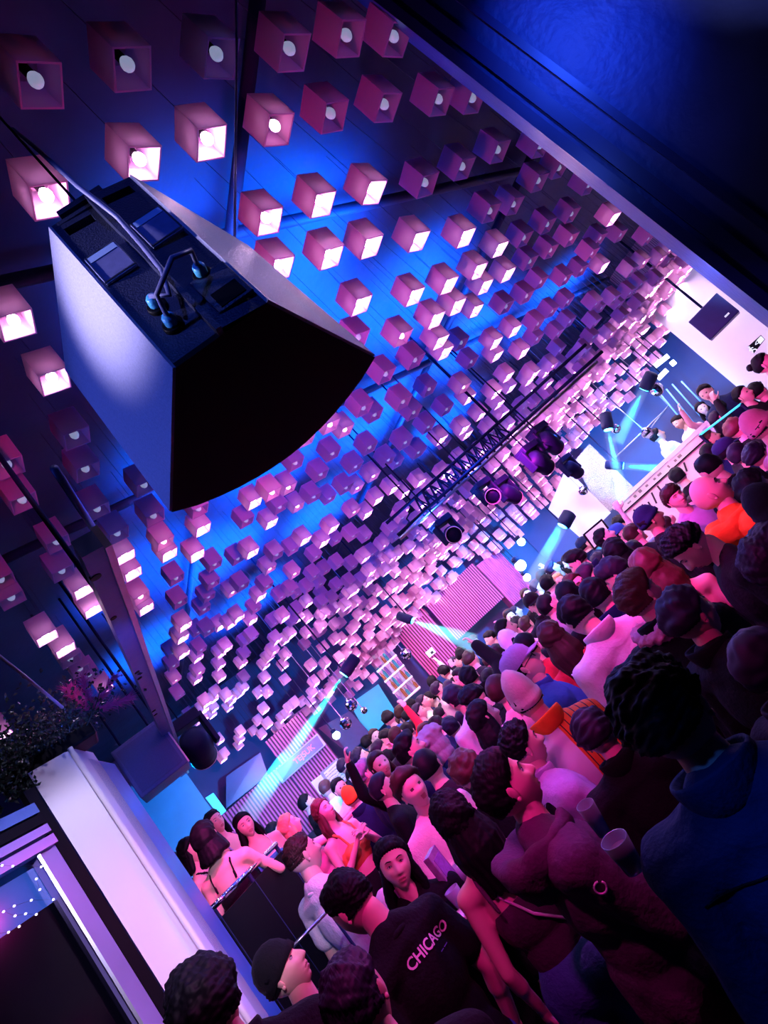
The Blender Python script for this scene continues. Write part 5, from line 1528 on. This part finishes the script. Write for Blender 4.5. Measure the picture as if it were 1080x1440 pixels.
person(870, 778, 64, 12, 'person with long black hair in front of the white-shirted raised arm', sex='f', hair='long', top='long', topc='black', lod=1)
person(852, 757, 44, 88, 'person in white tee in profile stretching an arm out to the right', hair='short', top='tee', topc='white', pose='out', lod=1, pitch=10)
person(813, 790, 48, -82, 'person in navy suit jacket in profile facing left', hair='side', top='jacket', topc='navy', lod=1, pitch=-8)
person(915, 731, 56, 78, 'person in navy skullcap with pink-lit cheek facing right', hair='short', hat='skullcap', hatc='navy', top='long', topc='black', lod=1, skin=1)
person(950, 701, 50, 152, 'person with brown fringe and blue jumper looking back at the camera', hair='fringe', hairc='brown', top='long', topc='lilac', lod=2, seed=4)
person(978, 709, 36, -130, 'person half hidden between the blue jumper and the orange hoodie', hair='short', hairc='brown', top='long', topc='cream')
person(923, 692, 36, 6, 'person in dark knitted beanie with blue shirt seen from behind', hair='short', hat='beanie', hatc='black', top='long', topc='blue')
person(955, 671, 40, 4, 'person with round black hair just left of the bald head', hair='short', top='long', topc='black')
person(961, 651, 36, -40, 'person with clipped dark hair in front of the pale booth end', hair='fade', hairc='black', top='tee', topc='black')
person(930, 678, 30, 100, 'person with flat dark hair just under the pale booth', hair='fade', top='tee', topc='white')
person(1064, 686, 66, 58, 'person with big black hair by the orange hoodie, cream scarf at the neck', hair='afro', top='jacket', topc='cream', lod=1)
person(1088, 716, 76, 28, 'person in dark purple beanie at the right edge, pale teal collar', hair='short', hat='beanie', hatc='charcoal', top='jacket', topc='teal', lod=1)
person(1098, 790, 108, 68, 'person with swept purple-lit hair and pink cheek cut by the right edge', hair='side', hairc='purple', top='long', topc='black', lod=2)
person(1082, 935, 84, 50, 'person in black at the right edge above the navy jacket', hair='short', hairc='purple', top='jacket', topc='black', lod=1)
person(842, 1034, 84, 10, 'person with purple-lit hair half hidden behind the big curls, wide black jacket', hair='curly', hairc='purple', top='jacket', topc='black', lod=1)
person(738, 1052, 86, 78, 'person with curly black hair and lilac sleeve just behind the burgundy hoodie', hair='curly', top='jacket', topc='lilac', lod=2, pose='low', seed=3)
person(662, 1088, 80, 4, 'person with tousled pink-lit hair just left of the burgundy hoodie', hair='curly', hairc='auburn', top='long', topc='black', lod=1)
phonew = person(642, 1152, 98, 8, 'person with long black hair, bare arm and denim shorts, holding a phone low', sex='f', hair='long', top='tank', topc='burgundy', legs='shorts', legc='denim', pose='low', lod=2, grip=2)
person(578, 1056, 54, 86, 'person in wide navy jumper in profile facing right, dark hair', hair='side', top='jacket', topc='navy', lod=1, yaw=5)
person(612, 1046, 58, 72, 'person in pale grey hood over a navy cap', hair='short', hat='hood', hatc='grey', top='jacket', topc='navy', lod=1, skin=1, size=.315)
person(516, 1088, 46, 86, 'person with greying hair in navy jacket in profile', hair='side', hairc='grey', top='jacket', topc='navy', lod=1)
person(682, 1010, 64, 74, 'person with wavy dark hair and pink-lit profile behind the beanie', sex='f', hair='long', top='long', topc='navy', lod=1)
person(669, 986, 50, -62, 'person with thick dark hair, pink forehead bowed', hair='curly', top='long', topc='black', lod=1, pitch=-18)
person(643, 984, 48, -28, 'person with layered purple hair beside the bowed forehead', hair='side', hairc='purple', top='tee', topc='white', lod=1)
person(637, 1024, 46, 4, 'person with short purple hair above the grey hood', hair='short', hairc='purple', top='long', topc='black', lod=1)
person(662, 954, 52, 2, 'person with broad black hair holding a fist up high', hair='short', top='jacket', topc='black', pose='up', lod=1)
person(779, 897, 82, 12, 'person with long dark brown hair and red top beside the white jacket', sex='f', hair='long', hairc='brown', top='long', topc='red', lod=1)
person(744, 912, 52, 20, 'person with short black hair behind the patterned cap', hair='short', top='long', topc='red')
person(722, 906, 44, 30, 'person in white round beanie beside the patterned cap', hair='short', hat='beanie', hatc='white', top='long', topc='black')
person(713, 886, 46, 92, 'person with dark hair and pink face reaching out above the white beanie', hair='short', top='tee', topc='cream', pose='out')
person(753, 850, 46, 168, 'person in black jacket with cap pulled over the face', hair='short', hat='cap', hatc='black', top='jacket', topc='black', pose='phone')
person(773, 853, 50, 62, 'person with round dark hair and pink cheek, grey top', hair='short', top='long', topc='grey')
person(812, 826, 50, 158, 'person with glasses and light beard facing the camera beside the black hair', hair='short', hairc='brown', top='long', topc='cream', lod=1, yaw=-14)
person(803, 838, 52, 12, 'person with long dark hair in front of the bespectacled face', sex='f', hair='long', top='long', topc='black')
person(788, 818, 34, 172, 'person with long fair hair smiling at the camera in the mid crowd', sex='f', hair='long', hairc='blonde', top='long', topc='black')
person(773, 822, 40, 20, 'person with navy hair and white collar in the mid crowd', hair='short', top='jacket', topc='white')
person(823, 767, 32, 60, 'person in dark cap under the pale screen corner', hair='short', hat='cap', hatc='navy', top='jacket', topc='navy')
person(836, 757, 32, 100, 'person with receding hair by the framed notice', hair='fade', top='long', topc='teal')
person(872, 752, 34, 80, 'person with dark cap and pink cheek beside the outstretched arm', hair='short', hat='cap', hatc='blue', top='tee', topc='white', pose='up')
person(888, 724, 32, 96, 'person with dark hair and white top below the cyan beam', hair='short', top='tee', topc='white')
person(893, 752, 36, 40, 'person with brown hair bent toward the booth', hair='fade', hairc='brown', top='long', topc='black', pose='out')
# right flank
person(1076, 512, 30, 96, 'person with black bun against the white wall', sex='f', hair='bun', top='long', topc='black')
person(1068, 552, 40, 30, 'person in black with round hair under the exit sign', hair='curly', top='long', topc='black')
person(1046, 556, 30, 120, 'person lifting pink-lit hands beside the rail end', hair='short', top='long', topc='black', pose='phone')
person(1072, 600, 54, 60, 'person in wide pink bucket hat at the right edge', hair='short', hat='beanie', hatc='pink', top='long', topc='pink', lod=1)
person(1038, 604, 40, 70, 'person with fluffy pink-lit hair left of the bucket hat', hair='curly', hairc='auburn', top='long', topc='black')
person(1024, 634, 40, 80, 'person in navy cap with pink cheek by the booth end', hair='short', hat='cap', hatc='navy', top='long', topc='black')
person(1068, 642, 52, 40, 'person with purple hair under the pink bucket hat', hair='curly', hairc='purple', top='long', topc='black', lod=1)
person(1000, 638, 40, 10, 'person in broad navy top at the end of the booth', hair='short', top='jacket', topc='navy')
person(1042, 640, 40, 30, 'person with dark purple hair behind the big black hair', hair='short', hairc='purple', top='long', topc='navy')
person(1000, 618, 26, 90, 'person with small fair head beside the booth corner', hair='short', hairc='auburn', top='tee', topc='white')
# left of the dance floor
orange = person(456, 1142, 52, 148, 'person with long auburn hair and orange crop top, hands clasped', sex='f', hair='long', hairc='auburn', top='crop', topc='tangerine', pose='clasp', lod=2, pitch=8, yaw=-14)
person(408, 1162, 48, 88, 'person with pink-blonde hair in profile, arms stretched out', sex='f', hair='long', hairc='blonde', top='tank', topc='pink', pose='out', lod=1, pitch=8)
person(496, 1123, 38, 8, 'person in orange beanie and navy jacket, back turned', hair='short', hat='beanie', hatc='orange', top='jacket', topc='navy')
person(460, 1110, 38, 10, 'person with thinning pink-lit hair in white top below the notices', hair='fade', hairc='auburn', top='long', topc='white')
person(479, 1109, 34, 156, 'person with dark hair facing the camera beside the notices', hair='short', top='tee', topc='white')
person(498, 1091, 36, 150, 'person with short hair smiling toward the camera beside the greying head', hair='short', top='long', topc='black')
person(432, 1130, 36, 84, 'person in black below the slatted wall, hand at the mouth', hair='short', top='long', topc='black', pose='drink')
person(388, 1172, 38, 100, 'person in dark blue with bushy hair at the foot of the slatted wall', hair='curly', top='long', topc='navy')
person(446, 1118, 30, 60, 'person with dark hair half behind the person in black', hair='short', top='long', topc='navy')
floral = person(372, 1235, 62, 120, 'person in dark red floral shirt reaching a hand over the rail', hair='short', top='shirt', topc='burgundy', pose='reach', lod=1, hmin=1.2, grip=0)
# the raised booth on the left
person(345, 1161, 38, 168, 'person with long dark hair and white strapless top on the raised booth', sex='f', hair='long', top='crop', topc='white', lod=1, floor=.3, hmax=1.6)
person(303, 1157, 35, 150, 'person with long black hair looking at a phone on the raised booth', sex='f', hair='long', top='tank', topc='lilac', pose='phone', lod=1, floor=.3, hmax=1.6)
person(291, 1180, 46, 24, 'person with black bob and bare tattooed back on the raised booth', sex='f', hair='bob', top='tank', topc='black', pose='drink', lod=1, floor=.3, hmax=1.6)
person(269, 1198, 38, 120, 'person with dark bob and red-lit profile by the bare back', sex='f', hair='bob', top='tank', topc='black', lod=1, floor=.3, hmax=1.6)
person(251, 1217, 34, 92, 'person with close-cropped hair peering past the white column', hair='fade', top='long', topc='black', lod=1, skin=2, floor=.3, hmax=1.6)
# on the stage behind the pale booth
for px, py, s, rel, hr, tc, ps, lb in [(994, 553, 15, 200, 'short', 'navy', 'stand', 'person in dark blue at the back of the stage beside the white wall'), (988, 575, 19, 170, 'long', 'pink', 'up', 'person with long dark hair and raised pink arms on the stage'),
                                       (955, 594, 18, 230, 'short', 'white', 'low', 'person in white bending over the decks on the stage'), (925, 613, 19, 70, 'short', 'white', 'low', 'person in white shirt at the left end of the decks'),
                                       (977, 611, 15, 180, 'fade', 'black', 'stand', 'person in black at the right end of the decks')]:
    person(px, py, s, rel, lb, hair=hr, top='long', topc=tc, pose=ps, sex='f' if hr == 'long' else 'm', floor=.55, hmax=1.7)
# far dancers, a few pixels each
far = [(518, 1046, 24), (529, 1036, 22), (545, 1040, 32), (535, 1056, 30), (548, 1068, 34), (560, 1020, 24), (575, 1010, 24), (590, 1002, 24), (586, 1021, 28), (600, 1006, 26), (606, 984, 24), (617, 970, 26),
       (620, 1006, 30), (560, 1036, 28), (626, 946, 24), (641, 934, 24), (652, 922, 22), (668, 904, 22), (690, 898, 28), (726, 862, 24), (702, 920, 34), (742, 880, 30), (520, 1068, 28), (508, 1064, 24), (575, 1030, 30),
       (600, 1030, 32), (648, 952, 30), (635, 968, 30), (692, 955, 42), (706, 972, 42), (730, 880, 30), (756, 826, 26), (764, 812, 24), (742, 838, 28), (790, 800, 24), (778, 800, 22), (680, 918, 26), (664, 928, 26), (616, 1020, 34),
       (655, 1010, 42), (700, 1000, 44), (535, 1076, 36), (470, 1090, 24), (485, 1078, 24), (548, 1012, 22), (565, 1003, 20), (580, 994, 20), (596, 988, 20), (610, 960, 22), (718, 868, 26), (800, 790, 26), (846, 790, 34), (896, 778, 44), (940, 740, 44),
       (1000, 660, 40), (1012, 590, 24), (1022, 575, 24), (905, 700, 34), (874, 738, 30), (830, 812, 40), (716, 940, 40), (690, 930, 34), (565, 1080, 44), (540, 1110, 46), (605, 1080, 56), (580, 1110, 60)]
HS = ['short', 'short', 'side', 'fringe', 'long', 'curly', 'fade']
WHERE = lambda x, y: 'below the framed wall of notices' if x < 545 else 'under the bottle shelves' if x < 612 else 'below the left red slatted panel' if x < 680 else 'below the middle red slatted panel' if x < 745 else 'below the hazy blue gap' if x < 800 else 'below the pale screen' if x < 870 else 'before the pale booth' if x < 1000 else 'beside the rail end'
HN = {'short': 'short-haired person', 'side': 'sweep-haired person', 'fringe': 'person with fringe', 'long': 'long-haired person', 'curly': 'curly-haired person', 'fade': 'clip-haired person'}
for i, (px, py, s) in enumerate(far):
    hr = HS[(i * 5 + 2) % 7]; tc = ['black', 'navy', 'black', 'white', 'charcoal', 'blue', 'black', 'red', 'cream'][(i * 4) % 9]
    rel = [20, 75, -40, 160, 5, 95, -100, 40][(i * 3) % 8]
    person(px, py, s, rel, '%s, %s top, in the far crowd %s' % (HN[hr], tc, WHERE(px, py)), hair=hr, sex='f' if hr == 'long' else 'm', hairc=['black', 'brown', 'black', 'purple'][i % 4], top='long', topc=tc,
           pose=['stand', 'stand', 'phone', 'stand', 'drink', 'stand', 'up'][i % 7], group='dancers in the far crowd')
# steps under those who stand higher
for root, Hm, k, S, fl in PEOPLE:
    if fl > .04 and not (fl == .3 or fl == .55):
        x, y, _ = root.location
        struct(bx('floor_step', (x, y, fl / 2), (.5, .5, fl), M_dark))

# ---------------------------------------------------------------- things worn, held and set down
def part_child(name, bm, m, root, M=None, smooth=True):
    o = bm_obj(name, bm, m, root, smooth)
    if M is not None: o.matrix_local = M
    return o
from mathutils.bvhtree import BVHTree
def child_named(root, n):
    for c in root.children:
        if c.name.split('.')[0] == n: return c
def wrap_text(root, garment_name, s, size, m, z, roll=0.0, x0=0.0, back=True, squash=1.0, arc=0.0):
    g = child_named(root, garment_name)
    me = g.data; bv = BVHTree.FromPolygons([v.co for v in me.vertices], [p.vertices for p in me.polygons])
    cu = bpy.data.curves.new('t', 'FONT'); cu.body = s; cu.size = size; cu.align_x = 'CENTER'; cu.align_y = 'CENTER'; cu.resolution_u = 3; cu.offset = size * .022
    o = bpy.data.objects.new('t', cu); C.objects.link(o)
    tm = bpy.data.meshes.new_from_object(o.evaluated_get(bpy.context.evaluated_depsgraph_get())); bpy.data.objects.remove(o); bpy.data.curves.remove(cu)
    bm = bmesh.new(); bm.from_mesh(tm); bmesh.ops.triangulate(bm, faces=bm.faces)
    for _ in range(2): bmesh.ops.subdivide_edges(bm, edges=[e for e in bm.edges if e.calc_length() > size * .2], cuts=1)
    c_, s_ = math.cos(roll), math.sin(roll)
    for v in bm.verts:
        x, y = v.co.x * squash, v.co.y; y += arc * (x * x)
        x, y = x * c_ - y * s_ + x0, x * s_ + y * c_
        sx_ = x if back else -x
        hit = bv.ray_cast(Vector((sx_, -.6 if back else .6, z + y)), Vector((0, 1 if back else -1, 0)))
        v.co = (hit[0] + hit[1] * .004) if hit[0] is not None else Vector((sx_, -.15, z + y))
    tm.clear_geometry(); bm.to_mesh(tm); bm.free(); tm.materials.clear()
    return link_mesh('lettering', tm, m, root)
M_print = mat('white_print', (.85, .85, .85), .6, var=0)
wrap_text(chicago[0], 'tee_shirt', 'CHICAGO', .053, M_print, 1.385, -.12, .055, arc=-.3)
wrap_text(chicago[0], 'tee_shirt', '--- ----', .022, mat('violet_print', (.2, .16, .6), .6, var=0), 1.335, -.12, .09)
# drawn cord and tag print on the patterned-cap person's jacket, spectacles
def spectacles(p, thick=.0022):
    root, Hm = p[0], p[1]; bm = bmesh.new()
    for s in (-1, 1):
        c = Vector((s * .031, .094, .006)); tube(bm, [c + Vector((.022 * math.cos(t), -.004 * abs(math.cos(t)), .017 * math.sin(t))) for t in np.linspace(0, 2 * PI, 17)], thick, 6)
        tube(bm, [(s * .053, .088, .010), (s * .073, .03, .010), (s * .077, -.02, .004)], thick, 6)
    tube(bm, [(-.009, .098, .008), (0, .101, .011), (.009, .098, .008)], thick, 6)
    part_child('spectacles', bm, M_black, root, Hm)
spectacles(glasses)
bm = bmesh.new()
tube(bm, [(-.03, .155, 1.46), (-.06, .17, 1.36), (-.02, .175, 1.30)], .004, 6); tube(bm, [(.03, .155, 1.46), (.05, .17, 1.38), (.03, .175, 1.32)], .004, 6)
part_child('drawstring', bm, M_print, glasses[0])
for p in PEOPLE:
    if 'bespectacled' in p[0].get('label', '') or 'with glasses and light beard' in p[0].get('label', ''): spectacles(p)
# beard of the hooded person, cord of the hood
hooded = [p for p in PEOPLE if 'pale grey hood' in p[0]['label']][0]
bm = bmesh.new()
tube(bm, [(.02, .15, 1.47), (.05, .17, 1.38), (.04, .17, 1.30)], .004, 6); tube(bm, [(-.02, .15, 1.47), (-.04, .17, 1.40)], .004, 6)
part_child('drawstring', bm, M_print, hooded[0])
# ring-shaped emblem on the hoodie shoulder
def wrap_ring(root, gname, origin, direction, r, m, name='emblem', gap=.9):
    g = child_named(root, gname); me = g.data
    bv = BVHTree.FromPolygons([v.co for v in me.vertices], [p.vertices for p in me.polygons])
    hit = bv.ray_cast(Vector(origin), Vector(direction).normalized())
    if hit[0] is None: return
    n = hit[1]; a = n.orthogonal().normalized(); b = n.cross(a); bm = bmesh.new()
    tube(bm, [hit[0] + n * .004 + (a * math.cos(t) + b * math.sin(t)) * r for t in np.linspace(.5, .5 + 2 * PI * gap, 18)], .0035, 6)
    part_child(name, bm, m, root)
wrap_ring(hoodie[0], 'hoodie', (.8, -.02, 1.36), (-1, 0, 0), .018, M_print)
# thin chain at the neck of the upward-looking person
bm = bmesh.new(); tube(bm, [(.062 * math.sin(t), .062 * math.cos(t) * 1.0 - .005, 1.478 - .02 * math.cos(t)) for t in np.linspace(-PI, PI, 30)], .0022, 6)
part_child('chain', bm, M_steel, capman[0])
# pattern seam on the nearest jacket
def wrap_seam(root, gname, pts, m, r=.004):
    g = child_named(root, gname); me = g.data
    bv = BVHTree.FromPolygons([v.co for v in me.vertices], [p.vertices for p in me.polygons]); out = []
    for x, z in pts:
        h = bv.ray_cast(Vector((x, -.8, z)), Vector((0, 1, 0)))
        if h[0] is not None: out.append(h[0] + h[1] * .001)
    bm = bmesh.new(); tube(bm, out, r, 6); part_child('seam', bm, m, root)
wrap_seam(bigman[0], 'jacket', [(-.19 + .38 * t, 1.375 + .012 * math.sin(PI * t)) for t in np.linspace(0, 1, 40)], M_black, .003)
# phone, bag and watch of the long-haired person
r0, Hm0, S0_ = phonew
def wpt(root, v): return root.matrix_world @ Vector(v)
bpy.context.view_layer.update()
def held_phone(p, side, off, rot, label, lit=None):
    root, S = p[0], p[2]
    q = wpt(root, Vector(S['wri' + side]) + Vector(off))
    rt = empty('phone', tuple(q)); rt.rotation_euler = rot; tag(rt, label, 'phone')
    bm = bmesh.new(); box(bm, (0, 0, 0), (.072, .008, .148), bev=.003); bm_obj('case', bm, M_black, rt)
    bx('screen', (0, -.0045, 0), (.066, .001, .14), lit or mat('dark_screen', (.01, .01, .015), .08, var=0), rt)
    bm = bmesh.new()
    for s in (-1, 1): box(bm, (s * .0365, 0, 0), (.003, .0085, .148)); box(bm, (0, 0, s * .0745), (.072, .0085, .003))
    bm_obj('bright_rim', bm, M_steel, rt)
    return rt
held_phone(phonew, 'r', (-.01, .10, -.02), (math.radians(60), math.radians(20), math.radians(10)), 'dark phone with a pale rim held low by the bare-armed person')
pb_ = wpt(r0, (.15, .17, .98))
bag = empty('handbag', tuple(pb_), (0, 0, -.4)); tag(bag, 'small pale lilac flap bag on a thin strap at the bare-armed person\'s hip', 'bag')
M_bag = mat('pale_lilac_leather', (.72, .62, .74), .45, var=.15, bump=.15)
bx('pouch', (0, 0, 0), (.16, .06, .20), M_bag, bag, bev=.012)
bx('flap', (0, -.034, .03), (.162, .012, .13), M_bag, bag, bev=.005)
bx('clasp', (0, -.042, -.03), (.03, .008, .02), M_steel, bag)
q = bag.matrix_basis.inverted() if False else None
iw = bag.matrix_world
bpy.context.view_layer.update()
inv = bag.matrix_world.inverted()
bm = bmesh.new(); tube(bm, [inv @ wpt(r0, v) for v in ((.12, .16, 1.08), (.06, .13, 1.25), (-.08, .06, 1.44), (-.1, -.06, 1.44), (.02, -.13, 1.25), (.16, -.04, 1.06))], .006, 6); bm_obj('strap', bm, M_bag, bag, True)
# phone of the orange-topped and the booth person, drink of the black-bob person
# drink and bottle held in front of the burgundy hoodie
M_glass = mat('clear_plastic', (.6, .55, .85), .15, var=0, trans=.4)
M_red = mat('red_drink', (.6, .03, .03), .15, var=.1)
def cup(px, py, d, h, r, label, fill, tilt=0, cat='cup'):
    p = at_depth(px, py, d); rt = empty(cat, tuple(p), (tilt, 0, 0)); tag(rt, label, cat)
    bm = bmesh.new(); lathe(bm, [(r * .72, 0), (r, h), (r * .94, h), (r * .68, .006)], 20); bm_obj('tumbler', bm, M_glass, rt, True)
    if fill:
        bm = bmesh.new(); lathe(bm, [(r * .66, .008), (r * .84, h * .7), (.002, h * .7)], 18); bm_obj('drink', bm, fill, rt, True)
    return rt
cup(893, 1222, 1.35, .078, .033, 'clear plastic cup with pale ice in front of the navy jacket', mat('pale_ice', (.5, .45, .8), .3, var=.5, scale=60), .2)
cup(850, 1172, 1.5, .085, .024, 'tall clear glass of red drink above the burgundy sleeve', M_red, .25)
# high table with two acrylic menu stands, glasses, napkins
tb = at_depth(590, 1212, 2.75); 
ht = empty('high_table', (tb[0], tb[1], 0)); tag(ht, 'small black high table with menu stands between the stern-faced and bare-armed persons', 'table')
TZ = min(tb[2], 1.22)
bm = bmesh.new(); lathe(bm, [(.27, TZ - .03), (.275, TZ - .015), (.27, TZ)], 32); bm_obj('tabletop', bm, M_black, ht, True)
bm = bmesh.new(); lathe(bm, [(.03, .02), (.03, TZ - .03)], 16); bm_obj('pedestal', bm, M_blackmetal, ht, True)
bm = bmesh.new(); lathe(bm, [(.22, 0), (.22, .012), (.05, .03)], 28); bm_obj('foot', bm, M_blackmetal, ht, True)
def world_on_table(px, py, lift=0.0): 
    p = at_z(px, py, TZ + lift) if abs(ray(px, py)[2]) > 1e-3 else tb
    return p
M_acr = mat('frosted_acrylic', (.55, .35, .7), .25, var=.5, scale=35, trans=.3)
for k, (ox, oy, an, lab) in enumerate([(-.10, .06, .5, 'rectangular frosted acrylic menu stand, farther of the pair on the high table'), (.06, .0, .7, 'rectangular frosted acrylic menu stand, nearer of the pair on the high table')]):
    rt = empty('menu_stand', (tb[0] + ox, tb[1] + oy, TZ), (0, 0, an)); tag(rt, lab, 'menu stand')
    bx('base', (0, 0, .008), (.13, .08, .016), M_chrome, rt, bev=.003); bx('panel', (0, 0, .126), (.115, .035, .22), M_acr, rt, bev=.004); bx('card', (0, -.019, .15), (.08, .003, .11), mat('violet_card', (.35, .16, .6), .5, var=.5, scale=40), rt)
for k, (ox, oy, lab) in enumerate([(.16, -.12, 'folded white napkin on the high table, right'), (-.05, -.16, 'folded white napkin on the high table, left')]):
    rt = bx('napkin', (tb[0] + ox, tb[1] + oy, TZ + .009), (.12, .07, .018), M_paper, None, .4 + k, bev=.004); tag(rt, lab, 'napkin')
for k, (ox, oy, lab) in enumerate([(.14, .10, 'short clear tumbler behind the menu stands'), (.0, -.10, 'short clear tumbler in front of the menu stands')]):
    rt = empty('tumbler', (tb[0] + ox, tb[1] + oy, TZ)); tag(rt, lab, 'glass')
    bm = bmesh.new(); lathe(bm, [(.028, 0), (.036, .09), (.033, .09), (.026, .008)], 18); bm_obj('glass_wall', bm, M_glass, rt, True)
# booth rail with black panel, cushion and table with drinks
ra, rb = at_dist(297, 1279, 4.2), at_dist(388, 1187, 5.0)
rl = empty('booth_rail', (ra[0], ra[1], 0)); tag(rl, 'black booth rail with a bright top edge and dark infill panel', 'rail')
A_, B_ = Vector(ra), Vector(rb); o0 = Vector((ra[0], ra[1], 0))
bm = bmesh.new(); tube(bm, [A_ - o0, B_ - o0], .018, 10); bm_obj('top_rail', bm, M_chrome, rl, True)
v_ = (rb - ra)[:2]; n_ = np.array([v_[1], -v_[0]]) / np.linalg.norm(v_) * .012
bm = bmesh.new(); zz = min(ra[2], rb[2]) - .06; prism(bm, [n_, v_ + n_, v_ - n_, -n_], .08, zz); bmesh.ops.recalc_face_normals(bm, faces=bm.faces); bm_obj('infill_panel', bm, M_black, rl)
for t in (0.02, .5, .98):
    p = A_.lerp(B_, t) - o0; bm = bmesh.new(); tube(bm, [p, (p.x, p.y, 0)], .014, 8); bm_obj('post', bm, M_blackmetal, rl, True)
# second thin rail bar crossing lower
r2a, r2b = at_dist(405, 1338, 3.5), at_dist(462, 1280, 3.6)
lr = empty('thin_rail', (r2a[0], r2a[1], 0)); tag(lr, 'thin pale rail behind the skullcap person', 'rail'); o1 = Vector((r2a[0], r2a[1], 0))
bm = bmesh.new(); tube(bm, [Vector(r2a) - o1, Vector(r2b) - o1], .008, 8); bm_obj('bar', bm, M_steel, lr, True)
for q in (r2a, r2b):
    p = Vector(q) - o1; bm = bmesh.new(); tube(bm, [p, (p.x, p.y, 0)], .008, 8); bm_obj('post', bm, M_blackmetal, lr, True)
# sofa with teal cushion behind the rail
c = at_dist(375, 1228, 5.15)
so = empty('booth_sofa', (c[0] + .05, c[1] + .1, .3), (0, 0, -.25)); tag(so, 'low dark sofa of the raised booth behind the rail', 'sofa')
bx('seat', (0, 0, .22), (.9, .5, .2), M_black, so, bev=.03); bx('backrest', (0, .28, .5), (.9, .12, .55), M_black, so, bev=.03); bx('base', (0, 0, .06), (.86, .46, .12), M_blackmetal, so)
cu_ = bx('cushion', (c[0] - .02, c[1] - .04, max(.78, c[2] - .1)), (.42, .14, .34), mat('teal_cushion_cloth', (.02, .20, .38), .7, var=.3, bump=.2), None, -.3, bev=.05, rot=None)
tag(cu_, 'teal blue square cushion standing on the booth sofa', 'cushion')
print('script done', len(bpy.data.objects))
